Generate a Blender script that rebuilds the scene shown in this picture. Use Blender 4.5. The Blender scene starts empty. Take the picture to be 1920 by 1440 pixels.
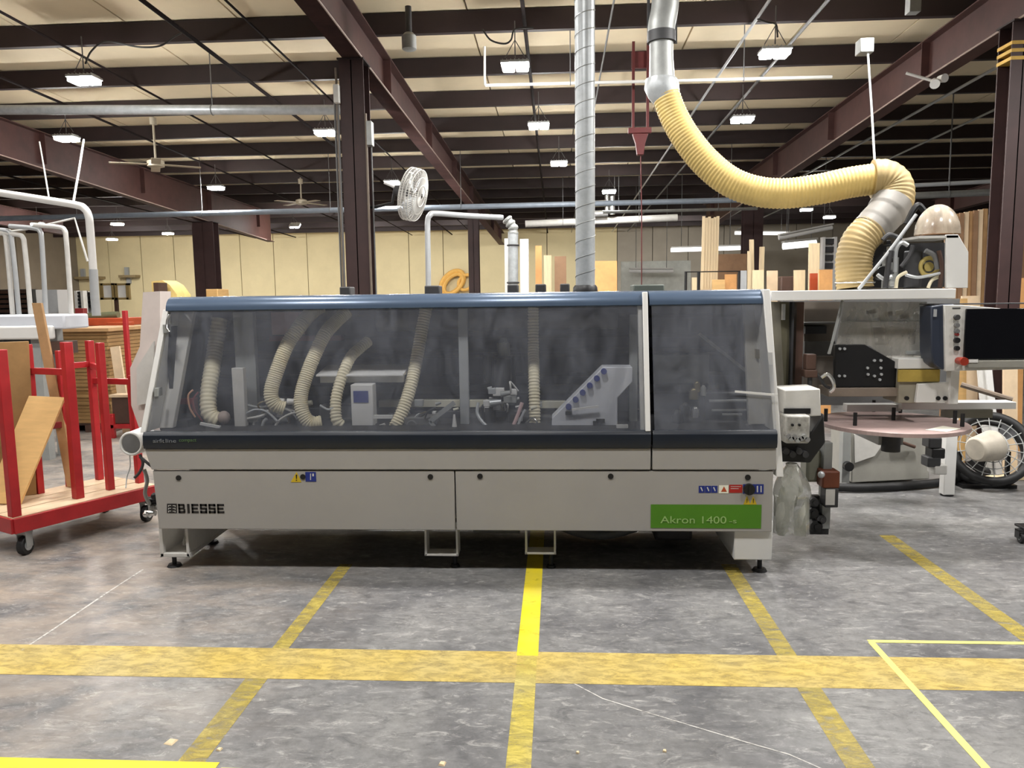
import bpy, bmesh, math, random
from mathutils import Vector, Matrix
random.seed(7)
PI = math.pi
sc = bpy.context.scene
COL = sc.collection

# ------------------------------------------------------------------ camera
YAW, PIT, ROL, FOC, EYE = math.radians(3.4), math.radians(6.5), math.radians(-0.75), 1430.0, 1.65
_f = Vector((-math.sin(YAW)*math.cos(PIT), math.cos(YAW)*math.cos(PIT), -math.sin(PIT)))
_r0 = Vector((math.cos(YAW), math.sin(YAW), 0)); _u0 = _r0.cross(_f)
_r = _r0*math.cos(ROL) + _u0*math.sin(ROL); _u = _r.cross(_f)
cd = bpy.data.cameras.new('camera'); cam = bpy.data.objects.new('camera', cd); COL.objects.link(cam)
cd.sensor_fit = 'HORIZONTAL'; cd.sensor_width = 36; cd.lens = FOC*36/1920; cd.clip_end = 200
M = Matrix((( _r.x, _u.x, -_f.x, 0), (_r.y, _u.y, -_f.y, 0), (_r.z, _u.z, -_f.z, EYE), (0, 0, 0, 1)))
cam.matrix_world = M
sc.camera = cam

# ------------------------------------------------------------------ exposure, world, lamps over the aisle
vs = sc.view_settings
vs.view_transform = 'Standard'; vs.look = 'None'; vs.exposure = 0.0; vs.gamma = 1; vs.use_curve_mapping = False
sc.cycles.use_denoising = True
sc.cycles.max_bounces = 8; sc.cycles.transparent_max_bounces = 12
sc.cycles.sample_clamp_indirect = 6.0
w = bpy.data.worlds.new('world'); sc.world = w; w.use_nodes = True
w.node_tree.nodes['Background'].inputs[0].default_value = (0.95, 0.97, 1.0, 1)
w.node_tree.nodes['Background'].inputs[1].default_value = 0.06
LAMP = 470.0            # radiance of the LED lenses
AISLE_W = 76.0        # lamps of the same grid that hang outside the frame, over the aisle
for _y, _k in ((5.2, .55), (3.0, .80)):
    for _x in (-7.2, -4.7, -2.3, -0.3, 2.3, 4.8):
        ld = bpy.data.lights.new('aisle_lamp', 'AREA'); ld.energy = AISLE_W*_k*(3.0 if _y > 5 and _x > 2 else 1.0); ld.size = .35; ld.color = (1, .98, .95)
        lo = bpy.data.objects.new('aisle_lamp', ld); COL.objects.link(lo); lo.location = (_x, _y, 4.02)
# unseen fill lights added to brighten the back wall, not lamps of the grid
for _x in (-14.5, -10.6, -6.3, -3.2, .6, 4.2):
    ld = bpy.data.lights.new('back_wall_fill', 'AREA'); ld.energy = 110; ld.size = .35; ld.color = (1, .98, .95)
    lo = bpy.data.objects.new('back_wall_fill', ld); COL.objects.link(lo); lo.location = (_x, 23.6, 3.86); lo.rotation_euler = (.5, 0, 0)

def at(px, py, Y=None, Z=None, X=None):
    d = _f*FOC + _r*(px-960) + _u*(720-py)
    if Y is not None: k = Y/d.y
    elif Z is not None: k = (Z-EYE)/d.z
    else: k = X/d.x
    return Vector((0, 0, EYE)) + d*k
def gnd(px, py, z=0.0): return at(px, py, Z=z)
def up(v, z): return Vector((v.x, v.y, z))

# ------------------------------------------------------------------ materials
MATS = {}
def srgb(c):
    return tuple((v/255/12.92 if v/255 <= .04045 else ((v/255+.055)/1.055)**2.4) for v in c)
def mat(name, rgb, rough=.6, metal=0.0, var=.12, scale=6.0, bump=0.0, stretch=None, spec=.5, emit=None, second=None, dust=0.0):
    if name in MATS: return MATS[name]
    m = bpy.data.materials.new(name); m.use_nodes = True; nt = m.node_tree; N = nt.nodes; L = nt.links
    b = N['Principled BSDF']; b.inputs['Roughness'].default_value = rough; b.inputs['Metallic'].default_value = metal
    b.inputs['Specular IOR Level'].default_value = spec
    c = srgb(rgb)
    tc = N.new('ShaderNodeTexCoord'); mp = N.new('ShaderNodeMapping'); L.new(tc.outputs['Object'], mp.inputs[0])
    if stretch: mp.inputs['Scale'].default_value = stretch
    nz = N.new('ShaderNodeTexNoise'); nz.inputs['Scale'].default_value = scale; nz.inputs['Detail'].default_value = 5; nz.inputs['Roughness'].default_value = .65
    L.new(mp.outputs[0], nz.inputs['Vector'])
    rp = N.new('ShaderNodeValToRGB'); L.new(nz.outputs[0], rp.inputs[0])
    lo = tuple(max(0, v*(1-var)) for v in c); hi = tuple(min(1, v*(1+var)) for v in c)
    if second: hi = srgb(second)
    rp.color_ramp.elements[0].position = .32; rp.color_ramp.elements[1].position = .68
    rp.color_ramp.elements[0].color = (*lo, 1); rp.color_ramp.elements[1].color = (*hi, 1)
    L.new(rp.outputs[0], b.inputs['Base Color'])
    if bump:
        bp = N.new('ShaderNodeBump'); bp.inputs['Strength'].default_value = bump; bp.inputs['Distance'].default_value = .01
        L.new(nz.outputs[0], bp.inputs['Height']); L.new(bp.outputs[0], b.inputs['Normal'])
    if emit:
        b.inputs['Emission Color'].default_value = (1, .985, .96, 1); b.inputs['Emission Strength'].default_value = emit
    MATS[name] = m
    return m
WHITE = mat('white_paint', (222, 221, 218), .42, var=.03, scale=3)
PANELW = mat('light_grey_panel_paint', (164, 161, 157), .5, var=.03, scale=3)
WHITE2 = mat('white_paint_dusty', (205, 203, 198), .55, var=.08, scale=8)
GREYP = mat('grey_paint', (150, 152, 150), .5, var=.08)
LGREY = mat('light_grey_metal', (185, 188, 190), .35, .3, var=.06)
DGREY = mat('dark_grey', (58, 58, 60), .6, var=.2)
MGREY = mat('mid_grey', (104, 104, 104), .6, var=.15)
BLACK = mat('black_plastic', (22, 22, 24), .45, var=.2)
BANDM = mat('dark_band', (30, 36, 46), .35, var=.1)
HOODM = mat('hood_slate_blue', (82, 98, 120), .26, .25, var=.06)
STEEL = mat('maroon_steel', (72, 44, 40), .62, var=.22, scale=4)
COLM = mat('maroon_column', (54, 34, 33), .6, var=.2, scale=4)
STEEL2 = mat('maroon_steel_dark', (36, 22, 22), .65, var=.2, scale=4)
RED = mat('red_paint', (168, 34, 38), .42, var=.14)
REDD = mat('dark_red_paint', (120, 34, 34), .5, var=.15)
ORANGE = mat('orange_red_paint', (176, 74, 38), .5, var=.15)
GALV = mat('galvanised', (172, 176, 178), .4, .25, var=.14, scale=14)
GALVD = mat('galvanised_dull', (150, 152, 150), .5, .35, var=.12, scale=10)
HOSE = mat('yellow_hose', (206, 178, 108), .55, var=.12, scale=5)
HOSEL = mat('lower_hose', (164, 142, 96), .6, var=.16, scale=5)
TAPE = mat('grey_tape', (126, 122, 116), .6, var=.12)
BEIGEH = mat('beige_hose', (232, 222, 192), .55, var=.08)
CEILM = mat('cream_insulation', (232, 216, 184), .8, var=.05, scale=1.5)
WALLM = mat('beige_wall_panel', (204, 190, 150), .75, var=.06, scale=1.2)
WALLG = mat('unlit_wall_panel', (150, 142, 128), .8, var=.08, scale=1.2)
DARKGAP = mat('seam_dark', (70, 60, 48), .9)
PLY = mat('light_plywood', (226, 184, 122), .55, var=.08, scale=5, stretch=(1, 1, 6))
PLYL = mat('pale_deck_plywood', (214, 190, 158), .7, var=.12, scale=4)
MDF = mat('brown_board', (150, 116, 72), .7, var=.14, scale=6)
MDF2 = mat('tan_board', (168, 132, 90), .7, var=.14, scale=6)
WOODP = mat('pale_lumber', (226, 204, 166), .65, var=.1, scale=4, stretch=(8, 8, .6))
WOODO = mat('orange_wood', (216, 160, 100), .6, var=.12, scale=5)
WOODD = mat('dark_wood', (76, 54, 44), .6, var=.2)
BROWN = mat('brown_panel', (138, 106, 78), .65, var=.12)
BLUE = mat('blue_label', (28, 46, 128), .5, var=.08)
YEL = mat('yellow_label', (206, 176, 36), .5, var=.06)
YELP = mat('yellow_paint_band', (190, 152, 64), .6, var=.15)
REDL = mat('red_label', (170, 34, 28), .5, var=.06)
GREEN = mat('green_label', (76, 132, 24), .5, var=.05)
PAPER = mat('paper', (240, 238, 220), .7, var=.02)
BRASS = mat('brass', (150, 138, 104), .35, .8, var=.15)
CHROME = mat('bright_metal', (210, 210, 208), .22, .85, var=.05)
SCREEN = mat('screen_glass', (12, 12, 16), .12, var=.1)
PLATT = mat('platter_laminate', (172, 150, 146), .35, var=.12, scale=9, stretch=(1, 5, 1))
INNER = mat('machine_inside', (70, 71, 78), .7, var=.14, scale=3)
INNERD = mat('machine_inside_dark', (44, 44, 47), .7, var=.2, scale=4)
LENS = mat('led_lens', (255, 255, 255), .4, emit=LAMP, var=0)
TUBEL = mat('strip_lamp_lens', (255, 255, 255), .4, emit=1.6, var=0)
RUBBER = mat('black_rubber', (26, 26, 27), .6, var=.15)
GLUE = mat('yellow_dust_stain', (176, 152, 72), .8, var=.16)

def floor_mat():
    m = bpy.data.materials.new('concrete_floor'); m.use_nodes = True; nt = m.node_tree; N = nt.nodes; L = nt.links
    b = N['Principled BSDF']
    tc = N.new('ShaderNodeTexCoord')
    def noise(scale, det, rough, stretch=(1, 1, 1), rot=0, dist=0):
        mp = N.new('ShaderNodeMapping'); mp.inputs['Scale'].default_value = stretch; mp.inputs['Rotation'].default_value = (0, 0, rot)
        L.new(tc.outputs['Object'], mp.inputs[0])
        n = N.new('ShaderNodeTexNoise'); n.inputs['Scale'].default_value = scale; n.inputs['Detail'].default_value = det
        n.inputs['Roughness'].default_value = rough; n.inputs['Distortion'].default_value = dist
        L.new(mp.outputs[0], n.inputs['Vector']); return n
    def ramp(src, p0, c0, p1, c1):
        r = N.new('ShaderNodeValToRGB'); r.color_ramp.elements[0].position = p0; r.color_ramp.elements[1].position = p1
        r.color_ramp.elements[0].color = c0; r.color_ramp.elements[1].color = c1; L.new(src, r.inputs[0]); return r
    def mix(fac, a, bb, kind='MIX'):
        x = N.new('ShaderNodeMix'); x.data_type = 'RGBA'; x.blend_type = kind
        if isinstance(fac, float): x.inputs[0].default_value = fac
        else: L.new(fac, x.inputs[0])
        L.new(a, x.inputs[6]) if not isinstance(a, tuple) else setattr(x.inputs[6], 'default_value', a)
        L.new(bb, x.inputs[7]) if not isinstance(bb, tuple) else setattr(x.inputs[7], 'default_value', bb)
        return x.outputs[2]
    g = lambda v, t=1.0: (*srgb((v*t, v*t, v)), 1)
    base = ramp(noise(1.1, 8, .62, dist=.6).outputs[0], .3, (*srgb((92, 92, 95)), 1), .70, (*srgb((144, 143, 141)), 1)).outputs[0]
    fine = ramp(noise(14, 6, .7).outputs[0], .3, (.6, .6, .6, 1), .75, (1.25, 1.25, 1.25, 1)).outputs[0]
    c = mix(.8, base, fine, 'MULTIPLY')
    # pale scuffs running across the aisle
    sc_ = ramp(noise(8, 10, .8, (1, 2.6, 1), .35, 1.2).outputs[0], .53, (0, 0, 0, 1), .70, (1, 1, 1, 1)).outputs[0]
    c = mix(sc_, c, (*srgb((182, 180, 176)), 1))
    dk = ramp(noise(5, 10, .78, (1, 2.4, 1), -.25, 1.2).outputs[0], .5, (0, 0, 0, 1), .70, (.85, .85, .85, 1)).outputs[0]
    c = mix(dk, c, (*srgb((72, 72, 74)), 1))
    # saw-dust tinted zone on the left, wear with a shape of its own
    sx = N.new('ShaderNodeSeparateXYZ'); L.new(tc.outputs['Object'], sx.inputs[0])
    mr = N.new('ShaderNodeMapRange'); mr.inputs[1].default_value = -.9; mr.inputs[2].default_value = -2.6; L.new(sx.outputs[0], mr.inputs[0])
    ds = ramp(noise(2.2, 7, .65, (1, 2, 1), .4, .5).outputs[0], .38, (0, 0, 0, 1), .7, (.75, .75, .75, 1)).outputs[0]
    mm = N.new('ShaderNodeMath'); mm.operation = 'MULTIPLY'; L.new(mr.outputs[0], mm.inputs[0]); L.new(ds, mm.inputs[1])
    c = mix(mm.outputs[0], c, (*srgb((184, 168, 152)), 1))
    L.new(c, b.inputs['Base Color'])
    rr = ramp(noise(2.4, 6, .6).outputs[0], .3, (.34, .34, .34, 1), .75, (.62, .62, .62, 1)).outputs[0]
    L.new(rr, b.inputs['Roughness']); b.inputs['Specular IOR Level'].default_value = .38
    bp = N.new('ShaderNodeBump'); bp.inputs['Strength'].default_value = .12; bp.inputs['Distance'].default_value = .004
    L.new(fine, bp.inputs['Height']); L.new(bp.outputs[0], b.inputs['Normal'])
    return m
def paint_mat(name, rgb, rgb2, wear, soft=.12, scale=9, stretch=(1, 2.2, 1)):
    m = bpy.data.materials.new(name); m.use_nodes = True; nt = m.node_tree; N = nt.nodes; L = nt.links
    b = N['Principled BSDF']; b.inputs['Roughness'].default_value = .55
    tc = N.new('ShaderNodeTexCoord'); mp = N.new('ShaderNodeMapping'); mp.inputs['Scale'].default_value = stretch; mp.inputs['Rotation'].default_value = (0, 0, .5)
    L.new(tc.outputs['Object'], mp.inputs[0])
    n = N.new('ShaderNodeTexNoise'); n.inputs['Scale'].default_value = scale; n.inputs['Detail'].default_value = 9; n.inputs['Roughness'].default_value = .75; n.inputs['Distortion'].default_value = .5
    L.new(mp.outputs[0], n.inputs['Vector'])
    n2 = N.new('ShaderNodeTexNoise'); n2.inputs['Scale'].default_value = 3; n2.inputs['Detail'].default_value = 6; L.new(tc.outputs['Object'], n2.inputs['Vector'])
    r2 = N.new('ShaderNodeValToRGB'); r2.color_ramp.elements[0].position = .35; r2.color_ramp.elements[1].position = .65
    r2.color_ramp.elements[0].color = (*srgb(rgb), 1); r2.color_ramp.elements[1].color = (*srgb(rgb2), 1); L.new(n2.outputs[0], r2.inputs[0]); L.new(r2.outputs[0], b.inputs['Base Color'])
    r = N.new('ShaderNodeValToRGB'); r.color_ramp.elements[0].position = wear-soft; r.color_ramp.elements[1].position = wear+soft
    L.new(n.outputs[0], r.inputs[0]); L.new(r.outputs[0], b.inputs['Alpha'])
    MATS[name] = m
    return m
def acrylic_mat(name, haze, tint, glossy=.09, col=(200, 206, 222)):
    m = bpy.data.materials.new(name); m.use_nodes = True; nt = m.node_tree; N = nt.nodes; L = nt.links
    N.remove(N['Principled BSDF']); out = N['Material Output']
    tr = N.new('ShaderNodeBsdfTransparent'); tr.inputs[0].default_value = (*tint, 1)
    df = N.new('ShaderNodeBsdfDiffuse'); df.inputs[0].default_value = (*srgb(col), 1)
    gl = N.new('ShaderNodeBsdfGlossy'); gl.inputs['Roughness'].default_value = .2
    tc = N.new('ShaderNodeTexCoord'); mp = N.new('ShaderNodeMapping'); mp.inputs['Scale'].default_value = (2.2, 1, 1.1); mp.inputs['Rotation'].default_value = (0, .5, 0)
    L.new(tc.outputs['Object'], mp.inputs[0])
    n = N.new('ShaderNodeTexNoise'); n.inputs['Scale'].default_value = 2.4; n.inputs['Detail'].default_value = 8; n.inputs['Roughness'].default_value = .62; n.inputs['Distortion'].default_value = 1.2
    L.new(mp.outputs[0], n.inputs['Vector'])
    r = N.new('ShaderNodeMapRange'); r.inputs[1].default_value = .3; r.inputs[2].default_value = .75; r.inputs[3].default_value = haze*.35; r.inputs[4].default_value = haze*1.5
    L.new(n.outputs[0], r.inputs[0])
    a = N.new('ShaderNodeMixShader'); L.new(r.outputs[0], a.inputs[0]); L.new(tr.outputs[0], a.inputs[1]); L.new(df.outputs[0], a.inputs[2])
    lw = N.new('ShaderNodeLayerWeight'); lw.inputs[0].default_value = .25
    ml = N.new('ShaderNodeMath'); ml.operation = 'MULTIPLY_ADD'; ml.inputs[1].default_value = .5; ml.inputs[2].default_value = glossy*.4; L.new(lw.outputs['Fresnel'], ml.inputs[0])
    b = N.new('ShaderNodeMixShader'); L.new(ml.outputs[0], b.inputs[0]); L.new(a.outputs[0], b.inputs[1]); L.new(gl.outputs[0], b.inputs[2])
    L.new(b.outputs[0], out.inputs[0])
    MATS[name] = m
    return m
ACRYL = acrylic_mat('hazy_acrylic', .07, (.975, .98, .99))
ACRYL3 = acrylic_mat('dust_coated_acrylic', .42, (.9, .9, .88), .05, (190, 186, 178))
ACRYL2 = acrylic_mat('dusty_acrylic', .105, (.96, .96, .955))
BAGM = acrylic_mat('clear_film', .42, (.86, .87, .84), .2, (205, 206, 196))

# ------------------------------------------------------------------ mesh helper
class MB:
    def __init__(s): s.v = []; s.f = []
    def add(s, vs_, fs):
        o = len(s.v); s.v += [tuple(p) for p in vs_]; s.f += [tuple(i+o for i in f) for f in fs]; return s
    def box(s, x0, x1, y0, y1, z0, z1):
        return s.add([(x, y, z) for x in (x0, x1) for y in (y0, y1) for z in (z0, z1)],
                     [(0, 1, 3, 2), (4, 6, 7, 5), (0, 4, 5, 1), (2, 3, 7, 6), (0, 2, 6, 4), (1, 5, 7, 3)])
    def obox(s, c, size, mtx):
        h = [v/2 for v in size]; c = Vector(c)
        return s.add([c + mtx @ Vector((x*h[0], y*h[1], z*h[2])) for x in (-1, 1) for y in (-1, 1) for z in (-1, 1)],
                     [(0, 1, 3, 2), (4, 6, 7, 5), (0, 4, 5, 1), (2, 3, 7, 6), (0, 2, 6, 4), (1, 5, 7, 3)])
    def pbox(s, px0, py0, px1, py1, Y, d):
        a = at(px0, py1, Y); b = at(px1, py0, Y)
        return s.box(a.x, b.x, Y, Y+d, a.z, b.z)
    def prism(s, prof, fn0, fn1):
        n = len(prof); p = [fn0(*q) for q in prof] + [fn1(*q) for q in prof]
        return s.add(p, [tuple(range(n)), tuple(range(2*n-1, n-1, -1))] + [(i, (i+1) % n, n+(i+1) % n, n+i) for i in range(n)])
    def ppoly(s, pts, Y, d):
        P = [at(x, y, Y) for x, y in pts]
        return s.prism([(p.x, p.z) for p in P], lambda x, z: (x, Y, z), lambda x, z: (x, Y+d, z))
    def tube(s, path, r, seg=10, cap=True, closed=False):
        P = [Vector(p) for p in path]; n = len(P); R = r if isinstance(r, (list, tuple)) else [r]*n
        T = []
        for i in range(n):
            a = P[i-1] if (i or closed) else P[0]; b = P[(i+1) % n] if (i < n-1 or closed) else P[-1]
            t = (b-a); T.append(t.normalized() if t.length > 1e-9 else Vector((0, 0, 1)))
        ref = Vector((0, 0, 1)) if abs(T[0].z) < .9 else Vector((1, 0, 0))
        u = T[0].cross(ref).normalized(); vs_ = []; fs = []
        for i in range(n):
            if i:
                u = u - T[i]*u.dot(T[i]); u = u.normalized() if u.length > 1e-6 else T[i].orthogonal().normalized()
            v = T[i].cross(u)
            for k in range(seg):
                a = 2*PI*k/seg; vs_.append(P[i] + (u*math.cos(a)+v*math.sin(a))*R[i])
        for i in range(n if closed else n-1):
            for k in range(seg):
                j = (i+1) % n
                fs.append((i*seg+k, i*seg+(k+1) % seg, j*seg+(k+1) % seg, j*seg+k))
        if cap and not closed:
            fs.append(tuple(range(seg-1, -1, -1))); fs.append(tuple((n-1)*seg+k for k in range(seg)))
        return s.add(vs_, fs)
    def cyl(s, a, b, r, r2=None, seg=14): return s.tube([a, b], [r, r if r2 is None else r2], seg)
    def torus(s, c, nrm, R, r, seg=28, seg2=8, sq=1.0):
        c = Vector(c); nrm = Vector(nrm).normalized(); u = nrm.orthogonal().normalized(); v = nrm.cross(u)
        return s.tube([c+(u*math.cos(2*PI*i/seg)+v*math.sin(2*PI*i/seg)*sq)*R for i in range(seg)], r, seg2, closed=True)
    def sphere(s, c, r, seg=14, rings=8, sc3=(1, 1, 1), zmin=-1.0):
        c = Vector(c); vs_ = []; fs = []
        for i in range(rings+1):
            t = math.acos(max(-1, zmin)) * i/rings if zmin > -1 else PI*i/rings
            for k in range(seg):
                a = 2*PI*k/seg
                vs_.append(c+Vector((r*sc3[0]*math.sin(t)*math.cos(a), r*sc3[1]*math.sin(t)*math.sin(a), r*sc3[2]*math.cos(t))))
        for i in range(rings):
            for k in range(seg): fs.append((i*seg+k, i*seg+(k+1) % seg, (i+1)*seg+(k+1) % seg, (i+1)*seg+k))
        return s.add(vs_, fs)
    def beam(s, a, b, wd, ht):
        a = Vector(a); b = Vector(b); d = (b-a); t = d.normalized()
        ref = Vector((0, 0, 1)) if abs(t.z) < .95 else Vector((0, 1, 0))
        x = t.cross(ref).normalized(); z = x.cross(t)
        m = Matrix((x, t, z)).transposed()
        return s.obox((a+b)/2, (wd, d.length, ht), m)
    def mesh(s, name, off=Vector((0, 0, 0)), ang=.7):
        me = bpy.data.meshes.new(name); me.from_pydata([tuple(Vector(p)-off) for p in s.v], [], s.f)
        bm = bmesh.new(); bm.from_mesh(me); bmesh.ops.remove_doubles(bm, verts=bm.verts, dist=1e-6); bmesh.ops.recalc_face_normals(bm, faces=bm.faces); bm.to_mesh(me); bm.free()
        me.polygons.foreach_set('use_smooth', [True]*len(me.polygons)); me.set_sharp_from_angle(angle=ang)
        return me
def wloc(o):
    v = Vector((0, 0, 0))
    while o is not None: v = v + o.location; o = o.parent
    return v
def obj(name, mb, material, parent=None, loc=None, bev=0.0, segs=2):
    """one mesh object; vertices are given in world space and moved into the parent's frame"""
    off = wloc(parent) if parent else Vector(loc if loc is not None else (0, 0, 0))
    me = mb.mesh(name, off); me.materials.append(material)
    o = bpy.data.objects.new(name, me); COL.objects.link(o)
    if parent: o.parent = parent
    else: o.location = off
    if bev:
        b = o.modifiers.new('bevel', 'BEVEL'); b.width = bev; b.segments = segs; b.limit_method = 'ANGLE'; b.harden_normals = False
    return o
def tag(o, label, cat, group=None):
    o['label'] = label; o['category'] = cat
    if group: o['group'] = group
    return o
def thing(name, label, cat, loc=(0, 0, 0), group=None):
    o = bpy.data.objects.new(name, None); COL.objects.link(o); o.location = loc; o.empty_display_size = .1
    return tag(o, label, cat, group)
def struct(name, mb, material, **k):
    o = obj(name, mb, material, **k); o['kind'] = 'structure'; return o
def share(name, src, parent, loc=(0, 0, 0), rot=(0, 0, 0)):
    o = src.copy(); o.name = name; COL.objects.link(o); o.parent = parent; o.location = loc; o.rotation_euler = rot; return o
def copy_tree(o, parent=None):
    c = o.copy(); COL.objects.link(c); c.parent = parent
    for ch in list(o.children): copy_tree(ch, c)
    return c
def smooth_path(pts, n=8):
    P = [Vector(p) for p in pts]; out = []
    for i in range(len(P)-1):
        p0 = P[max(0, i-1)]; p1 = P[i]; p2 = P[i+1]; p3 = P[min(len(P)-1, i+2)]
        for k in range(n):
            t = k/n; t2 = t*t; t3 = t2*t
            out.append(.5*((2*p1)+(-p0+p2)*t+(2*p0-5*p1+4*p2-p3)*t2+(-p0+3*p1-3*p2+p3)*t3))
    out.append(P[-1]); return out
def resample(path, step):
    out = [path[0].copy()]; acc = 0.0
    for a, b in zip(path, path[1:]):
        L = (b-a).length; d = step-acc
        while d <= L and L > 0: out.append(a+(b-a)*(d/L)); d += step
        acc = (acc+L) % step if L else acc
    return out
def ribbed(path, r, pitch, amp, seg=20):
    """corrugated hose: rings of alternating radius along a path; r may be a function of 0..1"""
    P = resample(path, pitch/4); n = len(P); rf = r if callable(r) else (lambda t: r)
    R = [rf(i/max(1, n-1)) + (amp if i % 4 in (0, 1) else -amp) for i in range(n)]
    return MB().tube(P, R, seg)
def pp(*pts): return [at(x, y, Y) for x, y, Y in pts]
def text_obj(name, body, material, parent, pos, h, width=None, bold=0.0, dz=.002):
    """flat printed lettering lying on a face that looks towards -Y; pos = lower left corner"""
    cu = bpy.data.curves.new(name, 'FONT'); cu.body = body; cu.size = 1; cu.extrude = 0.01; cu.offset = bold
    t = bpy.data.objects.new(name, cu); COL.objects.link(t)
    dg = bpy.context.evaluated_depsgraph_get(); me = bpy.data.meshes.new_from_object(t.evaluated_get(dg)); COL.objects.unlink(t); bpy.data.objects.remove(t)
    xs = [v.co.x for v in me.vertices]; ys = [v.co.y for v in me.vertices]
    x0, y0, sx, sy = min(xs), min(ys), max(xs)-min(xs), max(ys)-min(ys)
    kx = (width/sx) if width else h/sy; ky = h/sy
    off = wloc(parent)
    for v in me.vertices:
        x, y, z = v.co; v.co = Vector((pos[0]+(x-x0)*kx, pos[1]-dz-z*.05, pos[2]+(y-y0)*ky))-off
    me.materials.clear(); me.materials.append(material)
    o = bpy.data.objects.new(name, me); COL.objects.link(o); o.parent = parent
    return o

# ================================================================== SETTING
def zb(y): return 4.40-.022*(y-8)           # underside of the purlins
XL, XR, YB = -18.0, 14.0, 28.0
fl = struct('floor', MB().box(XL-.5, XR+.5, -3.5, YB+.5, -.3, 0), floor_mat())
P_OLD = paint_mat('worn_yellow_paint', (202, 176, 92), (190, 170, 106), .40, .17, 11)
P_MID = paint_mat('scuffed_yellow_paint', (190, 170, 76), (176, 160, 92), .50, .16, 10)
P_NEW = paint_mat('fresh_yellow_paint', (224, 202, 24), (206, 190, 66), .33, .1)
P_TAPE = mat('pale_yellow_tape', (222, 212, 124), .5, var=.06)
P_FRESH = mat('bright_yellow_tape', (226, 208, 24), .5, var=.08)
P_SCR = paint_mat('pale_scratch', (206, 204, 200), (190, 186, 180), .42, .1)
def stripe(x0, x1, y0, y1, m, t=.0012, name='painted_stripe'): return obj(name, MB().box(x0, x1, y0, y1, 0.0003, t), m, fl)
stripe(-2.75, 6.0, 3.11, 3.40, P_OLD)
stripe(-1.375, -1.275, 1.5, 3.11, P_MID); stripe(-1.365, -1.285, 3.40, 4.55, P_MID)
stripe(-.195, -.095, 3.36, 5.4, P_NEW, .0016); stripe(-.19, -.10, 1.5, 3.36, paint_mat('pale_yellow_paint', (206, 188, 88), (196, 182, 110), .46, .16, 10), .0015)
stripe(1.0, 1.1, 2.5, 3.11, P_MID); stripe(1.0, 1.09, 3.40, 4.6, P_MID)
stripe(2.19, 2.29, 3.5, 5.2, P_MID)
stripe(1.47, 6, 3.545, 3.573, P_TAPE, .0018, 'floor_tape'); stripe(1.465, 1.497, 1.5, 3.545, P_TAPE, .0018, 'floor_tape')
stripe(-4, -1.22, 2.3, 2.505, P_FRESH, .0016); stripe(-1.2, 0, 2.44, 2.475, P_TAPE, .0014, 'floor_tape')
def floor_line(pts, wd, m, name):
    mb = MB()
    for a, b in zip(pts, pts[1:]): mb.beam((a.x, a.y, .0006), (b.x, b.y, .0006), wd, .0008)
    return obj(name, mb, m, fl)
floor_line([gnd(*p) for p in ((0, 1246), (100, 1180), (200, 1112), (268, 1068))], .012, P_SCR, 'floor_joint')
floor_line([gnd(*p) for p in ((1050, 1268), (1130, 1310), (1200, 1332), (1300, 1362), (1400, 1392), (1480, 1415), (1560, 1450))], .006, P_SCR, 'floor_scratch')

ce = struct('ceiling', MB().prism([(-3, zb(-3)+.27), (YB+.3, zb(YB)+.27), (YB+.3, zb(YB)+.35), (-3, zb(-3)+.35)], lambda y, z: (XL, y, z), lambda y, z: (XR, y, z)), DARKGAP)
x = XL; k = 0
while x < XR:
    a = x+.02; b = min(x+1.22, XR)
    obj('ceiling_panel', MB().prism([(-3, zb(-3)+.225), (YB, zb(YB)+.225), (YB, zb(YB)+.268), (-3, zb(-3)+.268)], lambda y, z: (a, y, z), lambda y, z: (b, y, z)), CEILM, ce)
    x += 1.22
def c_purlin(y):
    z = zb(y); t = .006; h = .215; fl_ = .07
    prof = [(y, z), (y+fl_, z), (y+fl_, z+.02), (y+fl_-t, z+.02), (y+fl_-t, z+t), (y+t, z+t), (y+t, z+h-t), (y+fl_-t, z+h-t), (y+fl_-t, z+h-.02), (y+fl_, z+h-.02), (y+fl_, z+h), (y, z+h)]
    return MB().prism(prof, lambda a, b: (XL, a, b), lambda a, b: (XR, a, b))
PUR = [8.25-1.4*k for k in range(7, 0, -1)] + [8.25+1.42*k for k in range(14)]
for y in PUR: obj('purlin', c_purlin(y), STEEL2, ce)
def rafter(xc, y0, y1, name='rafter', dep=.4, bw=.2, grow=0.0):
    mb = MB(); t = .014; yk = 9.0
    def band(x0, x1, d0, d1):
        g0 = 0 if d0 < .1 else 1; g1 = 0 if d1 < .1 else 1; ge = grow*(y1-yk)
        for (ya, yb2, ga, gb) in ((y0, yk, 0, 0), (yk, y1, 0, ge)):
            mb.prism([(ya, zb(ya)-d1-ga*g1), (yb2, zb(yb2)-d1-gb*g1), (yb2, zb(yb2)-d0-gb*g0), (ya, zb(ya)-d0-ga*g0)], lambda y, z: (x0, y, z), lambda y, z: (x1, y, z))
    band(xc-bw/2, xc+bw/2, .002, t); band(xc-bw/2, xc+bw/2, dep-t, dep); band(xc-.005, xc+.005, t, dep-t)
    y = y0+.4
    while y < y1:                                   # web stiffeners
        mb.prism([(y, zb(y)-dep+t), (y+.012, zb(y)-dep+t), (y+.012, zb(y)-t), (y, zb(y)-t)], lambda a, b: (xc-bw/2+.01, a, b), lambda a, b: (xc+bw/2-.01, a, b)); y += 2.9
    return obj(name, mb, STEEL, ce)
EDGEM = mat('lit_beam_edge', (158, 138, 128), .6, var=.15)
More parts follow.
